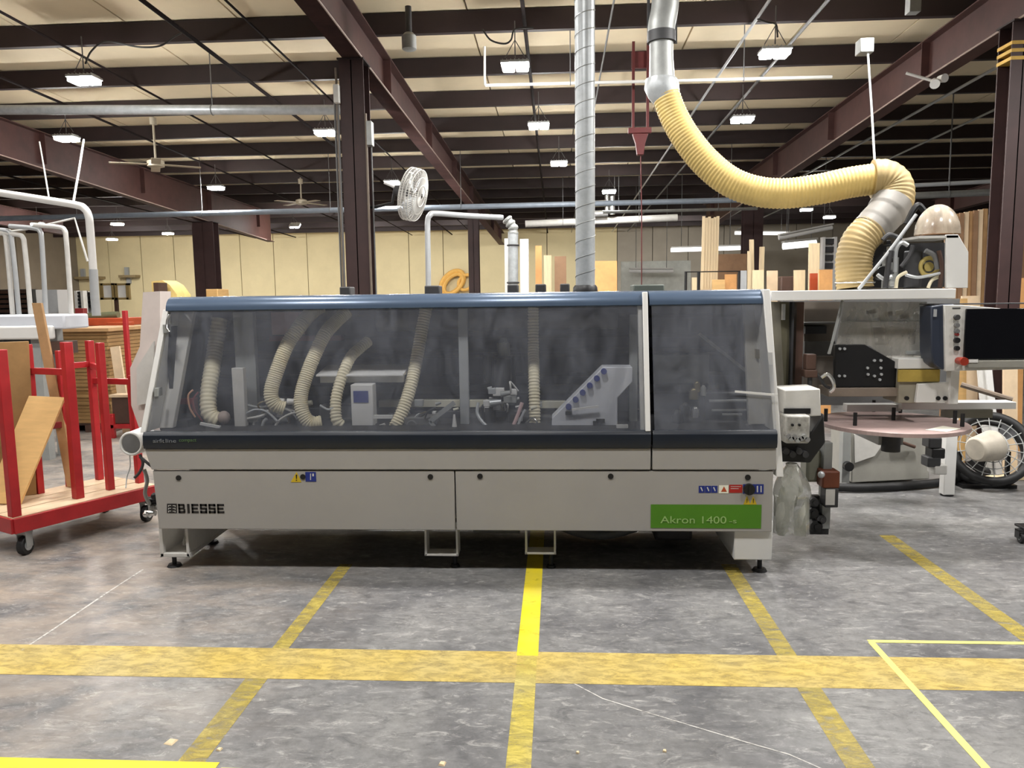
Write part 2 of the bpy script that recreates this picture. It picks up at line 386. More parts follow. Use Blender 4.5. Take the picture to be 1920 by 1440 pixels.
def lit_rafter_edge(x, y0, y1, dep, grow):  # pale strip that paints the lit lower edge of the rafter flange
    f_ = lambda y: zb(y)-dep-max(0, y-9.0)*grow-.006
    obj('lit_edge_strip', MB().tube([(x, y, f_(y)) for y in (y0, 9.0, (9+y1)/2, y1)], .010, 6), EDGEM, ce)
lit_rafter_edge(-1.87, 2, 17.5, .42, 0); lit_rafter_edge(4.02, 2, 20, .42, .022); lit_rafter_edge(-8.0, 4, 21, .5, .024)
RX = (-14.2, -8.1, -1.97, 4.12, 10.2)
for x in RX: rafter(x, -3, YB if -8 < x < 0 else 21.6, dep=.42 if x > -8 else .5, grow={-8.1: .024, 4.12: .022}.get(x, 0))
# conduits and sprinkler lines hung under the purlins: pieces of the ceiling
def conduit(x, r, y0, y1, m, dz=-.04): obj('conduit', MB().tube([(x, y0, zb(y0)+dz), (x, y1, zb(y1)+dz)], r, 8), m, ce)
CONDM = mat('dark_conduit', (30, 22, 22), .85, var=.2, spec=.1)
for x, r, m in ((-6.6, .018, CONDM), (-5.2, .014, CONDM), (-3.75, .022, CONDM), (-3.0, .012, CONDM), (-.3, .02, CONDM), (.55, .01, MGREY), (2.0, .016, LGREY), (2.55, .018, MGREY), (5.3, .02, LGREY), (6.4, .018, GREYP), (-9.5, .02, CONDM), (-11, .02, CONDM)):
    conduit(x, r, 2, YB-.2, m)
wb = struct('wall_back', MB().box(XL, XR, YB+.05, YB+.3, 0, 4.4), DARKGAP)
x = XL
while x < XR-.1:
    obj('wall_panel', MB().box(x+.012, x+1.25, YB, YB+.05, 0, zb(YB)+.2), WALLM if x < 1.5 else WALLG, wb); x += 1.262  # right panels: same wall, lack of light put into the greyer colour
wl = struct('wall_left', MB().box(XL-.3, XL, -3, YB, 0, 5.0), DARKGAP)
y = -3
while y < YB:
    obj('wall_panel', MB().box(XL, XL+.04, y+.012, min(y+1.25, YB), 0, 4.9), mat('dim_taupe_wall', (116, 106, 92), .8, var=.1, scale=1.2), wl); y += 1.262
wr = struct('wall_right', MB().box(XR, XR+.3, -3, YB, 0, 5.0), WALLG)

# ---- steel columns
def column(px, Y, label, ztop, flw=.24, dep=.24, bands=False, xx=None):
    X = xx if xx is not None else at(px, 480, Y).x
    t = thing('steel_column', label, 'column', (X, Y, 0), 'steel columns')
    mb = MB(); mb.box(X-flw/2, X+flw/2, Y-dep/2, Y-dep/2+.014, .02, ztop).box(X-flw/2, X+flw/2, Y+dep/2-.014, Y+dep/2, .02, ztop).box(X-.005, X+.005, Y-dep/2, Y+dep/2, .02, ztop)
    obj('shaft', mb, COLM, t)
    obj('base_plate', MB().box(X-flw/2-.06, X+flw/2+.06, Y-dep/2-.06, Y+dep/2+.06, 0, .02), STEEL2, t)
    obj('cap_plate', MB().box(X-flw/2-.01, X+flw/2+.01, Y-dep/2-.03, Y+dep/2+.03, ztop, ztop+.015), STEEL2, t)
    if bands:
        for k in range(3):
            z = ztop-.16-.065*k
            obj('yellow_band', MB().box(X-flw/2-.004, X+flw/2+.004, Y-dep/2-.004, Y+dep/2+.004, z-.03, z), YELP, t)
    return t, X
ty = lambda Y: zb(Y)-.44
c1, cx1 = column(676, 7.75, 'dark maroon steel column behind the machine with grey conduits up its side', ty(7.75))
TAUPE_ = mat('taupe_conduit', (112, 100, 88), .6)
for k, (dx, dy, r) in enumerate(((-.155, -.1, .012), (-.19, -.06, .01), (-.135, -.135, .008), (.135, -.14, .012), (.16, -.05, .009))):
    obj('conduit', MB().tube([(cx1+dx, 7.75+dy, .1), (cx1+dx, 7.75+dy, 3.9-.15*k)], r, 8), TAUPE_ if k in (0, 3) else MGREY, c1)
obj('switch_box', MB().box(cx1-.16, cx1-.11, 7.55, 7.62, 3.55, 3.72), WHITE2, c1, bev=.004)
obj('junction_box', MB().box(cx1+.13, cx1+.19, 7.6, 7.7, 3.15, 3.38), GALVD, c1, bev=.004)
column(1883, 7.3, 'maroon steel column at the right with three yellow bands near its top', ty(7.3), bands=True, flw=.2, dep=.22)
column(388, 17.6, 'distant maroon steel column in front of the beige wall at the left', zb(17.6)-.73, flw=.5, dep=.3)
column(889, 18.3, 'slim distant steel column under the far end of the middle rafter', ty(18.3), flw=.25)
column(1409, 17.4, 'distant steel column below the sagging yellow hose', ty(17.4)-.19, flw=.42)

# ---- high-bay lamps
def lamp_proto():
    t = thing('high_bay_lamp', '', 'lamp', (0, 0, 0), 'high-bay lamps under the roof')
    h = MB(); h.box(-.14, .14, -.10, .10, 0, .025)
    for k in range(7): h.box(-.12+.04*k-.003, -.12+.04*k+.003, -.08, .08, .025, .042)
    obj('housing', h, LGREY, t, bev=.006)
    for s in (-1, 1):
        obj('lens', MB().box(s*.068-.060, s*.068+.060, -.095, .095, -.045, -.001), LENS, t, bev=.012)
    obj('hanger', MB().cyl((0, 0, .07), (0, 0, .42), .006, seg=6).cyl((-.1, 0, .07), (0, 0, .24), .004, seg=5).cyl((.1, 0, .07), (0, 0, .24), .004, seg=5), MGREY, t)
    return t
LP = [((158, 148), 'nearest lit lamp at the upper left of the roof'), ((966, 122), 'lit lamp hanging just left of the tall spiral duct'), ((1453, 97), 'lit lamp right of the grey elbow duct above the yellow hose'),
      ((125, 258), 'lit lamp above the white pipe frame at the left'), ((610, 247), 'lit lamp just left of the column with conduits'), ((1010, 234), 'second lit lamp left of the spiral duct, below the nearest one'), ((1392, 222), 'lit lamp over the sag of the yellow hose'),
      ((1048, 305), 'third lit lamp along the conduit left of the spiral duct'), ((405, 351), 'lit lamp over the distant column at the left'), ((735, 341), 'lit lamp beside the white wall fan'), ((1142, 358), 'small lit lamp just right of the spiral duct'),
      ((1512, 392), 'small lit lamp under the yellow hose at the right'), ((553, 422), 'lit lamp close to the beige back wall, brightening it'), ((315, 437), 'distant lit lamp left of the left far column'), ((220, 419), 'distant lit lamp right of the white pipe bend'),
      ((70, 419), 'distant lit lamp behind the white pipe frame'), ((210, 448), 'farthest and lowest lit lamp at the left back wall'), ((1555, 406), 'farthest lit lamp right of the taped hose elbow')]
lp0 = lamp_proto()
for i, ((px, py), lab) in enumerate(LP):
    p = at(px, py, Z=3.95)
    for _ in range(3): p = at(px, py, Z=zb(p.y)-.46)
    o = lp0 if i == 0 else copy_tree(lp0)
    if px == 553: o.rotation_euler = (.6, 0, 0)
    o.location = p; o['label'] = 'white LED high-bay, ' + lab

# ================================================================== THE EDGE BANDING MACHINE
F = 4.40                                     # front plane
mc = thing('edge_banding_machine', 'long white edge banding machine with a slate blue hood and hazy windows', 'machine', (-.6, 4.9, 0))
def P_(name, mb, m, parent=None, **k): return obj(name, mb, m, parent or mc, **k)
XA, XB, XG = -2.49, 1.255, .545              # left end, right end, door gap
ZT0, ZT1 = 1.60, 1.675
# chassis
P_('base_frame', MB().box(-2.30, 1.2, 4.55, 5.35, .30, .78), WHITE2)
P_('bed', MB().box(-2.44, 1.25, 4.44, 5.35, .78, .86), DGREY)
P_('rear_wall', MB().box(-2.42, 1.22, 5.22, 5.30, .86, 1.60), INNER)
P_('rear_wall_rib', MB().box(-2.38, 1.2, 5.19, 5.22, 1.02, 1.05).box(-2.38, 1.2, 5.19, 5.22, 1.28, 1.30), INNERD)
P_('inner_end_wall', MB().box(-2.43, -2.405, 4.62, 5.3, .86, 1.60).box(1.20, 1.225, 4.9, 5.3, .86, 1.60), INNERD)
P_('roof_panel', MB().box(-2.42, 1.24, 4.72, 5.36, 1.60, 1.66), DGREY)
P_('rear_panel', MB().box(-2.44, 1.25, 5.30, 5.36, .05, 1.66), WHITE2)
P_('rear_skirt', MB().box(-1.5, 1.15, 5.20, 5.24, .02, .30), DGREY)
# lower front panels with a joint
def front_panel(x0t, x1t, x0b, x1b, z0, z1, y0, name='front_panel'):
    return P_(name, MB().add([(x0b, y0, z0), (x1b, y0, z0), (x1t, y0, z1), (x0t, y0, z1), (x0b, y0+.03, z0), (x1b, y0+.03, z0), (x1t, y0+.03, z1), (x0t, y0+.03, z1)],
              [(0, 1, 2, 3), (7, 6, 5, 4), (0, 4, 5, 1), (1, 5, 6, 2), (2, 6, 7, 3), (3, 7, 4, 0)]), PANELW, bev=.004)
front_panel(-2.452, -.612, -2.435, -.612, .27, .632, F)
front_panel(-.604, 1.245, -.604, 1.245, .27, .632, F)
# hood doors: fascia > window, hood cap, dark band
def door(x0, x1, x0b, name):
    d = P_(name, MB().add([(x0b, F-.006, .64), (x1, F-.006, .64), (x1, F-.006, .768), (x0, F-.006, .768), (x0b, F+.03, .64), (x1, F+.03, .64), (x1, F+.03, .768), (x0, F+.03, .768)],
              [(0, 1, 2, 3), (7, 6, 5, 4), (0, 4, 5, 1), (1, 5, 6, 2), (2, 6, 7, 3), (3, 7, 4, 0)]), PANELW, bev=.004)
    prof = [(F-.014, .770), (F-.020, .80), (F-.018, .85), (F-.004, .872), (F+.03, .872), (F+.03, .770)]
    P_('lower_band', MB().prism(prof, lambda y, z: (x0, y, z), lambda y, z: (x1, y, z)), BANDM, d, bev=.003)
    cy, cz = F+.275, ZT0-.005; pr = []
    for i in range(9):
        a = PI-PI/2*i/8; pr.append((cy+.085*math.cos(a), cz+.082*math.sin(a)))
    pr += [(F+.36, ZT1+.003), (F+.36, ZT1-.03), (F+.22, ZT0+.0), (F+.20, ZT0-.012)]
    P_('hood_cap', MB().prism(pr, lambda y, z: (x0+(.085 if name == 'left_hood_door' else 0), y, z), lambda y, z: (x1, y, z)), HOODM, d)
    t = Vector((0, .2, ZT0-.868)).normalized(); n = Vector((0, -t.z, t.y))*.004
    xa, xb = x0+(.02 if name == 'left_hood_door' else .012), x1-.004
    a = Vector((0, F+.0, .866)); b = Vector((0, F+.198, ZT0-.002))
    xat = x0+(.115 if name == 'left_hood_door' else .012)
    P_('window', MB().add([(xa, a.y, a.z), (xb, a.y, a.z), (xb, b.y, b.z), (xat, b.y, b.z), (xa, a.y+.006, a.z), (xb, a.y+.006, a.z), (xb, b.y+.006, b.z), (xat, b.y+.006, b.z)],
              [(0, 1, 2, 3), (7, 6, 5, 4), (0, 4, 5, 1), (1, 5, 6, 2), (2, 6, 7, 3), (3, 7, 4, 0)]), ACRYL if name == 'left_hood_door' else ACRYL2, d)
    return d
dl = door(XA, XG-.004, -2.455, 'left_hood_door')
dr = door(XG+.006, XB+.004, XG+.006, 'right_hood_door')
def slant(x0, x1, y_in, dy, name, m, par, z0=.868, z1=None, lean=0.0, off=-.012):
    z1 = z1 or ZT0
    return P_(name, MB().add([(x0, F+off, z0), (x1, F+off, z0), (x1+lean, F+.2+off, z1), (x0+lean, F+.2+off, z1), (x0, F+dy, z0), (x1, F+dy, z0), (x1+lean, F+.2+dy, z1), (x0+lean, F+.2+dy, z1)],
        [(0, 1, 2, 3), (7, 6, 5, 4), (0, 4, 5, 1), (1, 5, 6, 2), (2, 6, 7, 3), (3, 7, 4, 0)]), m, par, bev=.003)
slant(XA-.02, XA+.012, 0, .16, 'end_panel', WHITE, dl, lean=.085, off=-.004)
slant(XA+.0, XA+.10, 0, .20, 'end_panel', WHITE2, dl, lean=.085, off=.155)
slant(XG-.036, XG-.006, 0, .02, 'edge_strip', WHITE, dl, z1=ZT1-.005, lean=-.0)
slant(XG-.06, XG-.036, 0, .06, 'edge_flange', WHITE2, dl, off=.02)
slant(XB+.006, XB+.046, 0, .30, 'end_trim', WHITE, dr, z0=.60, z1=ZT1, lean=-.05)
slant(XB-.10, XB+.002, 0, .26, 'end_panel', WHITE2, dr, off=.22)
for zz, dxx in ((1.08, .055), (1.46, .08)):
    P_('hinge', MB().box(XA+dxx, XA+dxx+.02, F+.02+.2*(zz-.87)/.73-.03, F+.05+.2*(zz-.87)/.73, zz, zz+.05), GREYP, dl)
P_('door_handle', MB().tube(pp((318, 590, 4.56), (313, 600, 4.55), (312, 615, 4.54), (317, 622, 4.54)), .006, 8), CHROME, dl)
# lock studs, stickers and lettering on the white front
for px, py in ((335, 896), (568, 894), (807, 894), (900, 893), (1145, 893), (1402, 895)):
    c = at(px, py, F); P_('lock_stud', MB().cyl((c.x, F-.004, c.z), (c.x, F+.01, c.z), .0165, seg=16), BLACK)
def sticker(px0, py0, px1, py1, m, name='safety_sticker', t=.0012):
    return P_(name, MB().pbox(px0, py0, px1, py1, F-t-.0006, t), m)
def flat_on(par, name, m, polys, Y):
    mb = MB()
    for q in polys: mb.ppoly(q, Y, .0006)
    return obj(name, mb, m, par)
s = P_('safety_sticker', MB().ppoly([(545, 904), (556, 885), (565, 904)], F-.0018, .0012), YEL); flat_on(s, 'warning_mark', BLACK, [[(554.3, 890), (557.3, 890), (556.6, 898), (555, 898)], [(554.8, 899.5), (556.8, 899.5), (556.8, 901.5), (554.8, 901.5)]], F-.0026)
s = sticker(573, 885, 592, 903, BLUE); flat_on(s, 'pictogram', WHITE2, [[(581.5, 888), (583, 888), (583, 900), (581.5, 900)], [(585.5, 888), (588.5, 888), (588.5, 893), (585.5, 893)]], F-.0026)
for a in (1310, 1322, 1334):
    s = sticker(a, 911, a+11.4, 924, BLUE)
    flat_on(s, 'pictogram', WHITE2, [[(a+3, 914), (a+5, 913), (a+8, 920), (a+6.5, 921.5)]], F-.0026)
s = sticker(1348, 910, 1366, 925, PAPER); flat_on(s, 'warning_mark', ORANGE, [[(1352, 922), (1357.5, 912), (1363, 922)]], F-.0026)
s = sticker(1367, 909, 1392, 924, REDL); flat_on(s, 'print', WHITE2, [[(1370, 912), (1389, 912), (1389, 912.8), (1370, 912.8)], [(1370, 916), (1385, 916), (1385, 916.8), (1370, 916.8)]], F-.0026)
s = sticker(1393, 908, 1432, 926, BLUE); flat_on(s, 'print', WHITE2, [[(1419, 911), (1421.5, 911), (1421.5, 923), (1419, 923)], [(1426, 911), (1428, 911), (1428, 923), (1426, 923)]], F-.0026)
c = at(1404, 917, F); P_('selector_knob', MB().cyl((c.x, F-.02, c.z), (c.x, F, c.z), .032, .034, seg=20).box(c.x-.005, c.x+.005, F-.028, F-.018, c.z-.026, c.z+.026), BLACK)
for a in (1394, 1406):
    s = P_('safety_sticker', MB().ppoly([(a, 946), (a+6.5, 930), (a+13, 946)], F-.0018, .0012), YEL); flat_on(s, 'warning_mark', BLACK, [[(a+6, 935), (a+7.4, 935), (a+7, 943), (a+6.2, 943)]], F-.0026)
gs = sticker(1220, 946.5, 1428, 990, GREEN, 'model_plate', .0016)
GTXT = mat('pale_green_print', (150, 188, 110), .6, var=.02)
p = at(1238, 981, F-.0022); q = at(1362, 968, F-.0022); text_obj('lettering', 'Akron 1400', GTXT, gs, (p.x, F-.0022, p.z), q.z-p.z, q.x-p.x, .004)
p = at(1367, 981, F-.0022); q = at(1381, 975, F-.0022); text_obj('lettering', '-s', GTXT, gs, (p.x, F-.0022, p.z), q.z-p.z, q.x-p.x)
INK = mat('black_print', (24, 22, 22), .6, var=.05)
p = at(335, 962, F); q = at(420, 945, F)

def block_letters(word, x0, z0, wd, ht, m, par):
    n = len(word); wI = .45; tot = sum(wI if c == 'I' else 1 for c in word)+.22*(n-1); u = wd/tot; x = x0; t = ht*.22; mb = MB()
    def bx_(a, b, c, d): mb.box(a, b, F-.0018, F-.0006, c, d)
    for ch in word:
        k = u*(wI if ch == 'I' else 1); x1 = x+k; zm = z0+ht/2; z1 = z0+ht; s_ = u*.27
        if ch == 'I': bx_(x+k*.15, x1-k*.1, z0, z1)
        if ch in 'BE': bx_(x, x+s_, z0, z1); bx_(x, x1-(k*.12 if ch == 'B' else 0), z1-t, z1); bx_(x, x1-k*.1, zm-t/2, zm+t/2); bx_(x, x1-(k*.06 if ch == 'B' else 0), z0, z0+t)
        if ch == 'B': bx_(x1-s_-k*.06, x1-k*.06, zm+t*.3, z1-t*.4); bx_(x1-s_, x1, z0+t*.4, zm-t*.2)
        if ch == 'S': bx_(x, x1, z1-t, z1); bx_(x, x1, zm-t/2, zm+t/2); bx_(x, x1, z0, z0+t); bx_(x, x+s_, zm, z1); bx_(x1-s_, x1, z0, zm); bx_(x, x+s_, z0, z0+t*1.3); bx_(x1-s_, x1, z1-t*1.3, z1)
        x = x1+u*.22
    return obj('brand_lettering', mb, m, par)
block_letters('BIESSE', p.x, p.z, q.x-p.x, q.z-p.z, INK, mc)
lg = [[(313, 944.5), (331.5, 944.5), (331.5, 962), (313, 962)]]
P_('brand_emblem', MB().ppoly(lg[0], F-.0016, .001), INK)
el = []
for i in range(3):
    yy = 947.2+5.2*i
    el += [[(315.3, yy), (320.8, yy), (320.8, yy+1.1), (316.6, yy+1.1), (316.6, yy+3), (315.3, yy+3)], [(323.6, yy+.4), (329, yy+.4), (329, yy+3.2), (327.8, yy+3.2), (327.8, yy+1.5), (323.6, yy+1.5)]]
flat_on(mc, 'emblem_lines', WHITE2, el, F-.0024)
gt2 = mat('dim_grey_print', (122, 126, 130), .6, var=.02); gt3 = mat('dim_green_print', (84, 110, 72), .6, var=.02)
p = at(287, 830, F-.022); q = at(308, 823, F-.022); text_obj('lettering', 'airfit', gt2, dl, (p.x, F-.0205, p.z), q.z-p.z, q.x-p.x)
p = at(311, 830, F-.022); q = at(330, 823, F-.022); text_obj('lettering', 'line', gt2, dl, (p.x, F-.0205, p.z), q.z-p.z, q.x-p.x)
p = at(336, 830, F-.022); q = at(368, 823, F-.022); text_obj('lettering', 'compact', gt3, dl, (p.x, F-.0205, p.z), q.z-p.z, q.x-p.x)
# legs and hanging brackets
a = at(301, 1044, F+.04); b = at(352, 993, F+.04)
lb = MB(); y0, y1 = F+.04, F+.62
lb.box(a.x, a.x+.022, y0, y1, a.z, .30).box(b.x-.018, b.x, y0, y1, a.z, .30).box(a.x, b.x, y0, y1, a.z, a.z+.022).box(a.x, b.x, y0+.3, y0+.32, a.z, .30)
P_('leg', lb, WHITE2, bev=.003)
P_('leg_plug', MB().sphere((a.x+.07, y0+.22, a.z+.09), .035, sc3=(.7, .7, 1.5)).tube(smooth_path([(a.x+.05, y0+.22, a.z+.06), (a.x+.09, y0+.12, a.z+.035), (a.x+.14, y0+.16, a.z+.05)]), .007, 6), WHITE2)
def foot(x, y, z, r=.045): return P_('levelling_foot', MB().cyl((x, y, 0), (x, y, .016), r, r*.8).cyl((x, y, .016), (x, y, z), .014).cyl((x, y, z-.02), (x, y, z-.006), .024, seg=6), RUBBER)
foot(a.x+.055, F+.10, a.z+.01); foot(a.x+.09, F+.55, a.z+.01)
a = at(1376, 1050, F+.02); b = at(1449, 995, F+.02)
P_('leg', MB().box(a.x, b.x, F+.02, F+.55, a.z, .33), WHITE, bev=.006); foot(b.x-.05, F+.10, a.z+.01); foot(b.x-.08, F+.48, a.z+.01)
for (p0, p1) in (((797, 993), (858, 1042)), ((985, 993), (1042, 1039))):
    a = at(p0[0], p1[1], F+.06); b = at(p1[0], p0[1], F+.06); t = .012; mb = MB()
    mb.box(a.x, a.x+t, F+.06, F+.16, a.z, .29).box(b.x-t, b.x, F+.06, F+.16, a.z, .29).box(a.x, b.x, F+.06, F+.16, a.z, a.z+t).box(a.x, b.x, F+.06, F+.16, .262, .274)
    P_('foot_bracket', mb, WHITE2, bev=.002)
    foot(b.x-.03, F+.13, a.z+.006, .03)
P_('drain_pipe', MB().tube(smooth_path([(-.1, 5.0, .30), (.0, 4.9, .16), (.3, 4.85, .1), (.7, 4.95, .2), (.95, 5.0, .30)]), .03, 10), MGREY)
P_('under_motor', MB().cyl((-.55, 4.85, .20), (-.25, 4.85, .20), .085).box(-.5, -.3, 4.8, 4.9, .26, .31), GREYP)
P_('under_motor', MB().cyl((.15, 5.0, .20), (.50, 5.0, .20), .085).box(.2, .4, 4.95, 5.05, .26, .31), GREYP)
P_('under_tank', MB().box(.62, .86, 4.8, 5.1, .08, .31), DGREY, bev=.02)
# outfeed end on the left
P_('outfeed_cover', MB().ppoly([(300, 546), (268, 548), (262, 650), (244, 690), (246, 760), (262, 806), (300, 806)], 5.2, .15), mat('pinkish_white', (214, 202, 196), .5, var=.05))
P_('outfeed_cover_window', MB().ppoly([(256, 690), (288, 640), (284, 755), (257, 760)], 5.17, .02), WHITE2)
c = at(246, 832, 4.55)
rp_ = P_('round_port', MB().cyl((c.x, 4.55, c.z), (c.x, 4.72, c.z), .074, .08, seg=28).torus((c.x, 4.55, c.z), (0, 1, 0), .068, .009), WHITE, )
P_('port_gauze', MB().cyl((c.x+.003, 4.543, c.z+.003), (c.x+.003, 4.556, c.z+.003), .058, seg=24), MGREY, rp_)
P_('port_arm', MB().box(c.x+.02, -2.42, 4.60, 4.66, c.z-.02, c.z+.02), GREYP, rp_)
P_('cable', MB().tube(smooth_path(pp((262, 852, 4.55), (268, 868, 4.55), (262, 885, 4.54), (252, 896, 4.53))), .009, 7), DGREY, rp_)
P_('cable', MB().tube(smooth_path(pp((262, 856, 4.55), (274, 866, 4.55), (284, 874, 4.56), (292, 880, 4.6))), .009, 7), DGREY, rp_)
P_('cable', MB().tube(smooth_path(pp((243, 852, 4.55), (244, 875, 4.55), (238, 895, 4.54), (236, 915, 4.5))), .0035, 6), LGREY, rp_)
for i, (px, py) in enumerate(((283, 938), (289, 950), (278, 962), (293, 928))):
    q = at(px, py, 4.75); P_('outfeed_fitting', MB().cyl((q.x-.02, 4.75, q.z), (q.x+.05, 4.75, q.z), .024-.003*i).sphere((q.x, 4.72, q.z), .02, 10, 6), (BLACK, GREYP, CHROME, BLACK)[i])
P_('outfeed_chain', MB().tube(smooth_path(pp((270, 880, 4.62), (276, 900, 4.62), (272, 925, 4.62), (280, 945, 4.7))), .012, 8), GREYP)

# ---- inside the hood (seen through the hazy acrylic)
def hose_in(pts, rpx, Y, pitch=.016, m=BEIGEH):
    path = smooth_path(pts, 10); return P_('suction_hose', ribbed(path, rpx*Y/1430, pitch, .0022, 16), m)
hose_in(pp((412, 598, 4.98), (404, 650, 4.93), (398, 690, 4.84), (391, 738, 4.76), (393, 775, 4.72), (412, 790, 4.72)), 15, 4.8, .026)
q = at(420, 783, 4.7); P_('elbow', MB().sphere((q.x, 4.7, q.z), .04, sc3=(1, 1, 1.1)), mat('rosy_grey', (176, 160, 152), .6))
P_('window_glint', MB().beam(at(376, 794, 4.6), at(413, 801, 4.6), .02, .016), WHITE)  # white sliver shaped as a glint low in the left window
hose_in(pp((600, 575, 5.02), (580, 590, 4.95), (562, 612, 4.84), (537, 650, 4.78), (516, 705, 4.73), (508, 738, 4.70), (516, 758, 4.70), (534, 766, 4.72)), 13.5, 4.75, .014)
hose_in(pp((650, 585, 5.02), (628, 605, 4.95), (606, 632, 4.84), (580, 690, 4.77), (565, 740, 4.72), (567, 772, 4.69), (582, 793, 4.69), (604, 791, 4.71)), 13, 4.75, .014)
hose_in(pp((690, 640, 5.0), (672, 655, 4.92), (656, 672, 4.84), (640, 710, 4.77), (630, 750, 4.72), (631, 786, 4.69), (640, 798, 4.70)), 10.5, 4.75, .02)
hose_in(pp((800, 572, 5.0), (790, 625, 4.95), (780, 680, 4.88), (769, 728, 4.80), (755, 770, 4.74), (738, 806, 4.70)), 12, 4.8, .018)
hose_in(pp((1000, 572, 5.0), (1000, 650, 4.95), (1001, 700, 4.85), (1002, 750, 4.8), (1003, 806, 4.78)), 10.5, 4.85, .02)
P_('post', MB().pbox(440, 690, 455, 808, 4.66, .05), WHITE2, bev=.004); P_('post', MB().pbox(448, 585, 474, 808, 4.80, .05), GREYP, bev=.004)
P_('post', MB().pbox(863, 578, 876, 806, 4.72, .04), LGREY, bev=.004)
P_('post', MB().pbox(1180, 590, 1196, 806, 4.80, .05), GREYP)
ib0 = at(592, 703, 4.76); ib1 = at(756, 705, 4.76); ibz = at(680, 683, 5.02).z
P_('inside_beam', MB().prism([(4.76, ib0.z-.012), (4.76, ib0.z), (5.02, ibz), (5.02, ib0.z-.012)], lambda y, z: (ib0.x, y, z), lambda y, z: (ib1.x, y, z)).pbox(600, 704, 756, 718, 4.80, .06), WHITE, bev=.003)
bx = P_('control_box', MB().pbox(660, 721, 698, 808, 4.68, .10), WHITE, bev=.006); P_('blue_label', MB().pbox(663, 733, 690, 755, 4.676, .003), BLUE, bx)
P_('pressure_beam', MB().pbox(710, 750, 862, 764, 4.95, .06).pbox(880, 750, 920, 764, 4.95, .05).pbox(1010, 752, 1060, 766, 4.95, .05), mat('cream_bar', (208, 204, 184), .5, var=.05), bev=.003)
ah = P_('angled_housing', MB().ppoly([(1034, 806), (1035, 784), (1131, 688), (1186, 688), (1186, 716), (1158, 746), (1158, 806)], 4.66, .16), mat('aluminium_panel', (212, 214, 220), .4, 0, var=.05), bev=.005)
for i in range(6):
    f_ = i/5; q = at(1066+66*f_, 762-66*f_, 4.655); P_('housing_knob', MB().cyl((q.x, 4.63, q.z), (q.x, 4.665, q.z), .018), BLUE, ah)
P_('housing_fitting', MB().pbox(1112, 790, 1122, 802, 4.64, .02).pbox(1118, 786, 1134, 793, 4.64, .02).pbox(1060, 772, 1072, 778, 4.64, .02), BLACK, ah)
P_('housing_bar', MB().beam(at(1072, 768, 4.63), at(1122, 762, 4.63), .012, .012), WHITE, ah)
P_('white_clip', MB().pbox(1156, 797, 1178, 803, 4.55, .03), WHITE)
# milling units, brackets, tubes
def motor(px, py, Y, r, h, m, name='unit_motor', cap=None):
    q = at(px, py, Y); mb = MB().cyl((q.x, Y, q.z-h/2), (q.x, Y, q.z+h/2), r, seg=18)
    for k in range(8):
        a_ = 2*PI*k/8; mb.box(q.x+r*math.cos(a_)-.004, q.x+r*math.cos(a_)+.004, Y+r*math.sin(a_)-.004, Y+r*math.sin(a_)+.004, q.z-h/2*.85, q.z+h/2*.85)
    o = P_(name, mb, m)
    if cap: P_('motor_cap', MB().cyl((q.x, Y, q.z+h/2), (q.x, Y, q.z+h/2+.03), r*.8, r*.5), cap, o)
    return o
motor(944, 700, 4.92, .075, .22, INNERD); motor(944, 655, 4.94, .038, .09, GREYP, 'unit_head', LGREY); motor(920, 690, 5.0, .05, .2, DGREY)
motor(965, 790, 4.8, .05, .11, INNERD); motor(916, 780, 4.8, .045, .12, DGREY)
P_('unit_block', MB().pbox(924, 728, 945, 743, 4.80, .05), WHITE, bev=.004); P_('unit_block', MB().pbox(956, 730, 969, 741, 4.80, .05), WHITE, bev=.004)
P_('unit_block', MB().pbox(906, 751, 926, 763, 4.76, .05), WHITE, bev=.004); P_('unit_block', MB().pbox(908, 763, 918, 774, 4.76, .04), WHITE, bev=.004)
P_('unit_block', MB().pbox(944, 742, 968, 756, 4.8, .08), GREYP, bev=.004); P_('unit_block', MB().pbox(924, 758, 938, 770, 4.76, .06), MGREY, bev=.004)
P_('air_tube', MB().tube(smooth_path(pp((897, 755, 4.74), (895, 775, 4.72), (905, 792, 4.70), (920, 805, 4.69))), .011, 8), LGREY)
P_('air_tube', MB().tube(smooth_path(pp((979, 755, 4.74), (972, 775, 4.72), (962, 800, 4.70))), .012, 8), mat('rosy_tube', (190, 160, 158), .5))
P_('air_tube', MB().tube(smooth_path(pp((985, 768, 4.74), (976, 785, 4.72), (968, 806, 4.70))), .009, 8), LGREY)
P_('link_arm', MB().beam(at(806, 790, 4.66), at(852, 755, 4.66), .02, .03), GREYP); P_('link_arm', MB().beam(at(806, 790, 4.66), at(820, 806, 4.66), .02, .02), GREYP)
q = at(852, 792, 4.62); P_('valve', MB().cyl((q.x, 4.62, q.z-.06), (q.x, 4.62, q.z-.03), .05, .03).cyl((q.x, 4.62, q.z-.03), (q.x, 4.62, q.z+.05), .016, .006), WHITE)
q = at(790, 795, 4.75); P_('gearbox', MB().box(q.x-.10, q.x+.10, 4.7, 4.85, q.z-.04, q.z+.05).cyl((q.x-.05, 4.68, q.z), (q.x-.05, 4.72, q.z), .035), MGREY, bev=.006)
P_('white_clip', MB().pbox(700, 779, 735, 785, 4.62, .03), WHITE)
q = at(350, 770, 4.72); P_('terminal_block', MB().box(q.x-.07, q.x+.05, 4.7, 4.82, q.z-.09, q.z+.05), DGREY, bev=.006)
P_('wire', MB().tube(smooth_path(pp((362, 731, 4.68), (353, 742, 4.66), (356, 765, 4.66), (366, 782, 4.68))), .006, 6), mat('pale_orange_wire', (214, 160, 130), .5))
P_('wire', MB().tube(smooth_path(pp((372, 735, 4.7), (362, 750, 4.68), (366, 770, 4.68), (380, 790, 4.7))), .006, 6), REDD)
